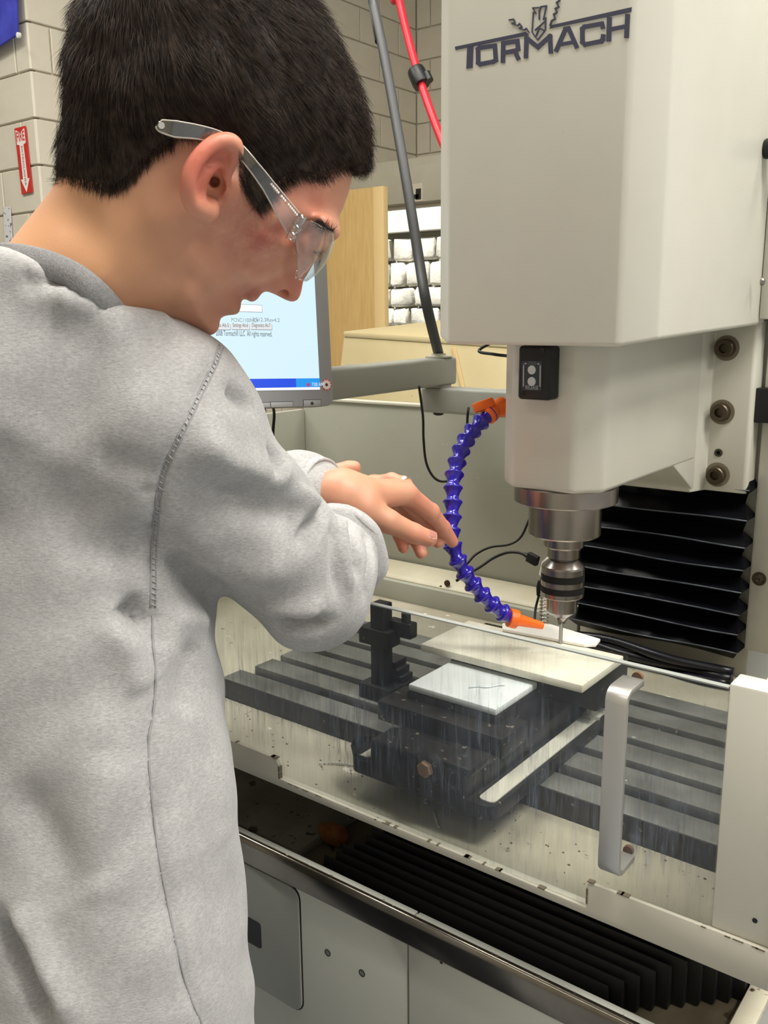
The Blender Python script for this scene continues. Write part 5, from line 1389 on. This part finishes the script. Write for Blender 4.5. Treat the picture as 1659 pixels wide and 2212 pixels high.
# ---- safety glasses
t = NT('clear_plastic'); t.n.remove(t.b)
tr = t.new('ShaderNodeBsdfTransparent'); tr.inputs[0].default_value = (.93, .93, .91, 1)
gl = t.new('ShaderNodeBsdfGlossy'); gl.inputs['Roughness'].default_value = .06
lwn = t.new('ShaderNodeLayerWeight'); lwn.inputs[0].default_value = .32
mxx = t.new('ShaderNodeMixShader'); t.link(t.ramp(lwn.outputs['Facing'], -.2, 1.15), mxx.inputs[0]); t.link(tr.outputs[0], mxx.inputs[1]); t.link(gl.outputs[0], mxx.inputs[2])
t.link(mxx.outputs[0], t.out.inputs[0]); m_clear = t.m
m_edge_lit = pm('lit_plastic_edge', (200, 192, 182), .3)
gla = thing('safety_glasses', 'clear wraparound plastic safety glasses on the person face', 'glasses', tuple(hpw(672, 530, .03)))
def band(path, halfw, w_, th_, s, name):
    """flat plastic arm: path of profile pixels with half heights, at lateral offset"""
    bm = bmesh.new(); P = smooth_path([(x, y, wv) for (x, y), wv in zip(path, w_)], 6); HWs = np.interp(np.linspace(0, len(path) - 1, len(P)), range(len(path)), halfw)
    rows = []
    for i, p in enumerate(P):
        a, b = P[max(i - 1, 0)], P[min(i + 1, len(P) - 1)]; d = np.array([b[0] - a[0], b[1] - a[1]]); d /= np.linalg.norm(d); nn_ = np.array([-d[1], d[0]])
        row = []
        for sg, dw in ((-1, 0), (1, 0), (1, -th_), (-1, -th_)):
            q = hpt(p[0] + nn_[0] * sg * HWs[i], p[1] + nn_[1] * sg * HWs[i], p[2] + dw); q[2] *= s; row.append(bm.verts.new(V(hw(*q))))
        rows.append(row)
    for A_, B_ in zip(rows, rows[1:]):
        for k in range(4): bm.faces.new((A_[k], A_[(k + 1) % 4], B_[(k + 1) % 4], B_[k]))
    bm.faces.new(rows[0]); bm.faces.new(rows[-1][::-1])
    bmesh.ops.recalc_face_normals(bm, faces=bm.faces); bevel(bm, .0007, 1)
    ob = bm_obj(name, bm, m_clear, gla, auto=40)
    for sg in (-1, 1):
        ed = []
        for i, p in enumerate(P):
            a, b = P[max(i - 1, 0)], P[min(i + 1, len(P) - 1)]; d = np.array([b[0] - a[0], b[1] - a[1]]); d /= np.linalg.norm(d); nn_ = np.array([-d[1], d[0]])
            q = hpt(p[0] + nn_[0] * sg * HWs[i], p[1] + nn_[1] * sg * HWs[i], p[2] - th_ * .3); q[2] *= s; ed.append(hw(*q))
        tube('edge', ed, .0005, m_edge_lit, ob, 6)  # pale tube paints the bright line of light along the clear arm's edge
    return ob
tpath = [(340, 268), (348, 272), (380, 279), (430, 286), (478, 299), (515, 322), (548, 360), (580, 402), (610, 446), (640, 490)]
thw = [5, 13, 17.5, 15, 13, 12, 12, 14, 19, 24]
tw_ = [.094, .094, .0935, .090, .084, .0805, .080, .078, .075, .071]
for s in (1, -1):
    ta = band(tpath, thw, tw_, .0026, s, 'temple_arm')
    q = hpt(349, 271, .0945); q[2] *= s; lathe('rivet', [(.0012, 0), (.0020, 0), (.0020, .0006), (.0012, .0006)], hw(*q), hn * s, pm('rivet_clear', (190, 188, 182), .3), ta, 14)
    for (x0, y0, x1, y1) in ((655, 465, 640, 490), (645, 487, 632, 506), (634, 502, 627, 518)):
        a, b = hpt(x0, y0, .0735), hpt(x1, y1, .0735); a[2] *= s; b[2] *= s
        tube('hinge', [hw(*a), hw(*b)], .0034, m_clear, gla, 10)
    if s > 0:
        a, b = hpt(572, 395, .0768), hpt(650, 470, .0765)
        A3, B3 = hw(*a), hw(*b)
        # tiny moulded lettering row
        bm = bmesh.new()
        for k in range(16):
            if k in (5, 9): continue
            px, py = 586 + k * 3.6, 398 + k * 4.35
            q = hw(*hpt(px, py, .0774)); sz = .0007
            bm_box(np.array(q) - sz, np.array(q) + sz * np.array([1, 1, 1]), bm)
        bm_obj('moulded_marks', bm, pm('mark_white', (225, 215, 208), .5), ta)
Cc = [(718, 503), (718, 520), (711, 545), (697, 570), (680, 587), (660, 598)]
Sd = [(655, 466), (640, 492), (634, 515), (640, 548), (641, 576), (637, 601)]
bm = bmesh.new(); rows = []
for i in range(6 * 3 - 2):
    u = i / (6 * 3 - 3) * 5; k = min(int(u), 4); f_ = u - k
    cq = np.array(hxy(*(np.array(Cc[k]) * (1 - f_) + np.array(Cc[k + 1]) * f_)))
    sp3 = np.array(Sd[k]) * (1 - f_) + np.array(Sd[k + 1]) * f_; WL = .071 - .006 * (u / 5)
    s3 = hpt(sp3[0], sp3[1], WL)[:2]; row = []
    for j in range(25):
        g = (j / 24 * 2 - 1) * pi / 2; w_ = WL * sin(g); m_ = cos(g) ** .85
        x_, y_ = s3 + (cq - s3) * m_
        # nose notch in the lower middle
        row.append(bm.verts.new(V(hw(x_, y_, w_))))
    rows.append(row)
for i, (A_, B_) in enumerate(zip(rows, rows[1:])):
    for k in range(24):
        if abs(k - 11.5) < 3 and i > 9: continue
        bm.faces.new((A_[k], A_[k + 1], B_[k + 1], B_[k]))
bmesh.ops.solidify(bm, geom=bm.faces[:], thickness=.002)
bm_obj('lens', bm, m_clear, gla, smooth=True)

# ---- sweatshirt
t = NT('heather_fleece')
n1 = t.ramp(t.noise(1, 4, .7, t.co((260, 260, 700))), .3, .7); n2 = t.ramp(t.noise(46, 3, .6), .3, .7)
c = t.mix(n1, L((150, 149, 149)), L((192, 191, 190))); c = t.mix(t.math('MULTIPLY', n2, .5), c, L((148, 147, 147)))
t.color(c); t.b.inputs['Roughness'].default_value = .95; t.b.inputs['Specular IOR Level'].default_value = .15; t.b.inputs['Sheen Weight'].default_value = .25; t.b.inputs['Sheen Roughness'].default_value = .6
t.bump(t.noise(1, 4, .7, t.co((420, 420, 900))), .5, .0012); m_fleece = t.m
hs2 = .0045
sl = np.min([rsh, rel_, lsh, lel, spine[-1], re, lw], 0) - np.array([.26, .24, .03]); shh = np.max([rsh, rel_, lsh, lel, spine[0], re, lw], 0) + np.array([.12, .12, .16])
G, os_ = grid(sl, shh, hs2)
FS = trunk(G, [(.09, .085), (.165, .115), (.172, .122), (.172, .122), (.172, .125), (.165, .12)])
FS = smin(FS, cone(G, D(20, 800, .80), D(345, 900, .70), .098, .074), .05)          # upper back to near shoulder
FS = smin(FS, cone(G, D(190, 790, .70), rsh, .046, .056), .03)
FS = smin(FS, cone(G, D(60, 760, .80), lsh, .07, .07), .05)
FS = smin(FS, cone(G, rsh, rel_, .0590, .0545), .025)
FS = smin(FS, cone(G, rel_, D(722, 1208, .86), .0535, .044), .02)
FS = smin(FS, cone(G, lsh, lel, .065, .055), .03)
yk_b, yk_f, yk_n = hpw(-4, 552, 0), hpw(318, 748, 0), hpw(186, 616, .075)
yn = np.cross(yk_f - yk_b, yk_n - yk_b); yn /= np.linalg.norm(yn); yn = yn if yn @ (hpw(450, 300, 0) - yk_b) > 0 else -yn
yoke = smax(cone(G, hpw(160, 645, 0), hpw(70, 800, -.01), .074, .105), (G[0] - yk_b[0]) * yn[0] + (G[1] - yk_b[1]) * yn[1] + (G[2] - yk_b[2]) * yn[2], .012)
FS = smin(FS, yoke.astype(np.float32), .03)
FS = smin(FS, cone(G, lel, D(660, 1066, .925), .055, .043), .02)
vs3, qs3 = surface_nets(FS, os_, hs2)
vs3 = laplace(vs3, qs3, 4, .5)
bv = BVHTree.FromPolygons([Vector(p) for p in vs3], [tuple(q) for q in qs3])
def cast(px, py):
    r = V(ray(px, py)).normalized(); hit = bv.ray_cast(V(CC), r); return None if hit[0] is None else np.array(hit[0])
def vnorm(v, q):
    n_ = np.zeros_like(v); fn = np.cross(v[q[:, 2]] - v[q[:, 0]], v[q[:, 3]] - v[q[:, 1]])
    for k in range(4):
        for a in range(3): n_[:, a] += np.bincount(q[:, k], fn[:, a], minlength=len(v))
    return n_ / np.maximum(np.linalg.norm(n_, axis=1, keepdims=True), 1e-12)
VN = vnorm(vs3, qs3)
def poly3(pts, k=5): return [p for p in (cast(*q[:2]) for q in smooth_path([(x, y, 0) for x, y in pts], k)) if p is not None]
disp = np.zeros(len(vs3))
ARMHOLE = [(478, 745), (462, 790), (440, 835), (412, 893), (385, 950), (360, 1005), (347, 1050), (338, 1110), (333, 1180), (331, 1250), (330, 1312)]
SIDESEAM = [(330, 1330), (330, 1380), (336, 1460), (331, 1540), (321, 1600), (324, 1680), (333, 1770), (345, 1860), (362, 1950), (385, 2060), (410, 2150), (436, 2212), (455, 2290)]
FOLDS = [([(425, 925), (470, 985), (530, 1018), (585, 1030), (622, 1006)], .0065, .013), ([(470, 1045), (540, 1078), (620, 1110), (655, 1130)], -.0060, .017), ([(588, 965), (594, 1000), (585, 1022)], -.010, .0065),
         ([(640, 1060), (672, 1080), (690, 1100), (700, 1120)], .0045, .008), ([(700, 1092), (690, 1120), (672, 1150), (650, 1185)], -.0075, .0065), ([(752, 1125), (764, 1180), (780, 1245)], -.0062, .006), ([(722, 1130), (728, 1200), (738, 1290)], -.0042, .006),
         ([(735, 1110), (748, 1190), (758, 1280)], .0035, .006), ([(795, 1150), (802, 1220), (796, 1300)], -.0040, .005), ([(605, 1338), (650, 1350), (705, 1344)], -.0085, .0075), ([(560, 1310), (620, 1318), (700, 1312)], .004, .010),
         ([(385, 1180), (400, 1228), (432, 1262), (480, 1290)], -.0050, .012), ([(400, 1130), (450, 1200), (540, 1240), (640, 1225)], .0045, .018), ([(272, 1296), (295, 1330), (328, 1326)], -.013, .011), ([(336, 1322), (338, 1400)], -.004, .008),
         ([(500, 842), (525, 858), (552, 878)], -.0058, .008), ([(380, 1335), (450, 1338), (520, 1318)], .004, .010), ([(20, 1690), (110, 1850), (175, 1945)], -.0060, .022), ([(0, 1985), (50, 2085), (110, 2212)], -.011, .010), ([(30, 1960), (90, 2070), (150, 2212)], .006, .014),
         ([(160, 616), (184, 626), (206, 632)], -.0065, .0075), ([(225, 655), (258, 658), (285, 668)], -.005, .006), ([(40, 612), (90, 600), (130, 592)], -.004, .007), ([(120, 640), (160, 650), (210, 660)], .004, .009), ([(200, 700), (300, 690), (380, 700)], .003, .02),
         ([(200, 990), (280, 1010), (340, 1020)], -.0028, .012), ([(180, 1120), (260, 1110), (325, 1120)], .0025, .014), ([(120, 1200), (230, 1190), (320, 1215)], -.003, .014), ([(250, 1620), (210, 1800), (190, 1960)], .004, .022), ([(250, 1330), (280, 1420), (310, 1500)], .0045, .012),
         ([(420, 1380), (410, 1470), (400, 1540)], -.005, .016), ([(480, 1560), (470, 1700), (480, 1840)], .003, .02), (ARMHOLE, -.0024, .0045), (SIDESEAM, -.0022, .0036), ([(300, 1060), (335, 1065)], -.0015, .004), ([(296, 1140), (332, 1142)], -.0015, .004)]
for pts, amp, sig in FOLDS:
    L3 = poly3(pts, 4)
    if len(L3) < 2: continue
    lo_ = np.min(L3, 0) - 3 * sig; hi_ = np.max(L3, 0) + 3 * sig
    m = np.where(((vs3 > lo_) & (vs3 < hi_)).all(1))[0]
    if not len(m): continue
    best = np.full(len(m), 1e9); bt = np.zeros(len(m)); X_ = vs3[m]; nl = len(L3) - 1
    for i in range(nl):
        a, b = L3[i], L3[i + 1]; d = b - a
        if np.linalg.norm(d) > .06: continue
        t_ = np.clip(((X_ - a) @ d) / (d @ d + 1e-12), 0, 1); dd_ = np.linalg.norm(X_ - a - t_[:, None] * d, axis=1)
        up = dd_ < best; best = np.where(up, dd_, best); bt = np.where(up, (i + t_) / nl, bt)
    fade = np.clip(np.minimum(bt, 1 - bt) * 5 + .25, 0, 1)
    disp[m] += 1.75 * amp * np.exp(-(best / sig) ** 2) * fade
q_ = vs3
disp += .0022 * np.sin(q_[:, 0] * 60 + 2 * np.sin(q_[:, 2] * 22)) * np.sin(q_[:, 2] * 38 + q_[:, 1] * 30) + .0012 * np.sin(q_[:, 2] * 95 + 3 * np.sin(q_[:, 0] * 30)) * np.sin(q_[:, 1] * 40)
vs4 = vs3 + VN * disp[:, None]
shirt = link_mesh('sweatshirt', fast_mesh('sweatshirt', vs4, qs3), m_fleece, person)
bv = BVHTree.FromPolygons([Vector(p) for p in vs4], [tuple(q) for q in qs3])
# seams: short stitches laid along the surface
m_thread = pm('seam_thread', (146, 146, 147), .9); m_thread2 = pm('stitch_thread', (168, 168, 169), .9)
def seam(pts, r_, name, mat, off=(0, 0)):
    P = poly3([(x + off[0], y + off[1]) for x, y in pts], 8)
    if len(P) > 3: tube(name, P, r_, mat, shirt, 6)
seam(SIDESEAM, .0010, 'side_seam', m_thread)
def stitches(pts, name):
    P = poly3(pts, 40); bm = bmesh.new(); acc = 0
    for i in range(1, len(P)):
        acc += np.linalg.norm(P[i] - P[i - 1])
        if acc > .0042:
            acc = 0; d = P[i] - P[i - 1]; d /= np.linalg.norm(d) + 1e-9; vw = CC - P[i]; vw /= np.linalg.norm(vw); s = np.cross(d, vw)
            bm_tube([P[i] - s * .0026 + vw * .0002 + d * .001, P[i] + vw * .0008, P[i] + s * .0026 + vw * .0002 - d * .001], .00042, 5, bm)
    return bm_obj(name, bm, m_thread2, shirt, smooth=True)
stitches(ARMHOLE, 'armhole_stitching')
seam(ARMHOLE, .0008, 'armhole_seam', m_thread, (-5, 0)); seam(ARMHOLE, .0006, 'armhole_seam', m_thread, (6, 1))
# ribbed collar around the neck
t = NT('rib_knit'); tc = t.co((1, 1, 1)); wv = t.new('ShaderNodeTexWave'); wv.inputs['Scale'].default_value = 260; t.link(tc, wv.inputs[0])
t.color(t.mix(t.ramp(t.noise(1, 4, .7, t.co((500, 500, 500))), .3, .7), L((160, 159, 160)), L((194, 193, 193)))); t.b.inputs['Roughness'].default_value = .95; t.bump(t.noise(1, 3, .6, t.co((700, 700, 700))), .6, .0012); m_rib = t.m
RIM = [(2, 524, 0), (55, 528, .034), (120, 545, .056), (180, 574, .066), (230, 614, .066), (272, 662, .052), (308, 706, .028), (328, 728, 0)]
def loop(dx, dy, dw, k=4):
    near = [hpt(x + dx, y + dy, w + (dw if w > 0 else 0)) for x, y, w in RIM]
    P = near + [q * np.array([1, 1, -1]) for q in near[-2:0:-1]]
    P = smooth_path(P + [P[0]], k)[:-1]
    return [hw(*q) for q in P]
rings = [loop(6, 22, -.006), loop(3, 6, -.004), loop(0, 0, 0), loop(-3, 4, .003), loop(-9, 20, .006), loop(-16, 38, .008), loop(-24, 56, .004)]
NR = len(rings[0])
bm = bmesh.new(); RV = [[bm.verts.new(V(p)) for p in r_] for r_ in rings]
for A_, B_ in zip(RV, RV[1:]):
    for k in range(NR): bm.faces.new((A_[k], A_[(k + 1) % NR], B_[(k + 1) % NR], B_[k]))
bmesh.ops.solidify(bm, geom=bm.faces[:], thickness=.002)
bm_obj('collar', bm, m_rib, shirt, smooth=True)
# left cuff: ribbed tube round the wrist
c0, c1 = D(640, 1064, .932), D(700, 1068, .914); ax_ = c1 - c0; ln = np.linalg.norm(ax_)
bm = bm_lathe([(.030, -.004), (.0385, -.002), (.0375, .006), (.0372, ln * .5), (.0375, ln - .003), (.0368, ln), (.035, ln + .0006), (.033, ln - .002), (.032, ln - .012), (.0, ln - .014)], c0, ax_, 48)
bm_obj('cuff', bm, m_rib, shirt, smooth=True)
# right sleeve: turned rim of the pushed-up opening
ro = D(730, 1196, .875); rax = rw - rel_; rax = rax / np.linalg.norm(rax)
bm = bm_lathe([(.046, -.014), (.0495, -.004), (.0480, .005), (.0440, .007), (.041, .003), (.04, -.01)], ro, rax, 40)
for v in bm.verts:
    v.co += Vector((.0015 * sin(v.co.z * 140), .0015 * sin(v.co.x * 160), .0015 * sin(v.co.y * 150)))
bm_obj('sleeve_rim', bm, m_fleece, shirt, smooth=True)

# ---- trousers and shoes (below the frame)
m_jean = pm('dark_denim', (52, 58, 74), .9, vary=(44, 49, 63), vscale=30)
hipc = spine[-1]; zc_ = hipc[2]
def leg(sd):
    hip = np.array([hipc[0], hipc[1], zc_ - .06]) + Rd * .085 * sd; kn = hip + np.array([0, 0, -.40]) + Fd * .03; an_ = np.array([kn[0], kn[1], .09]) - Fd * .05
    return hip, kn, an_
hh = .008
G, ol = grid(np.array([hipc[0] - .3, hipc[1] - .3, .02]), np.array([hipc[0] + .3, hipc[1] + .3, zc_ + .08]), hh)
FL = None
for sd in (1, -1):
    hip, kn, an_ = leg(sd); c_ = smin(cone(G, hip, kn, .092, .068), cone(G, kn, an_, .068, .06), .03); FL = c_ if FL is None else smin(FL, c_, .02)
e_ = cone(G, np.array([hipc[0], hipc[1], zc_ - .02]) + Rd * .06, np.array([hipc[0], hipc[1], zc_ - .02]) - Rd * .06, .118, .118); FL = smin(FL, e_, .04)
v, q = surface_nets(FL, ol, hh); v = laplace(v, q, 3, .5)
link_mesh('trousers', fast_mesh('trousers', v, q), m_jean, person)
m_shoe = pm('shoe_black', (34, 34, 36), .6)
for sd in (1, -1):
    hip, kn, an_ = leg(sd); a, b = np.array([an_[0], an_[1], .045]) - Fd * .04, np.array([an_[0], an_[1], .035]) + Fd * .16
    G, og = grid(np.minimum(a, b) - .07, np.maximum(a, b) + .07, .006); F_ = smax(smin(cone(G, a, b, .045, .04), cone(G, a, an_, .045, .045), .03), .002 - G[2], .005)
    v, q = surface_nets(F_, og, .006); link_mesh('shoe', fast_mesh('shoe', v, q), m_shoe, person)
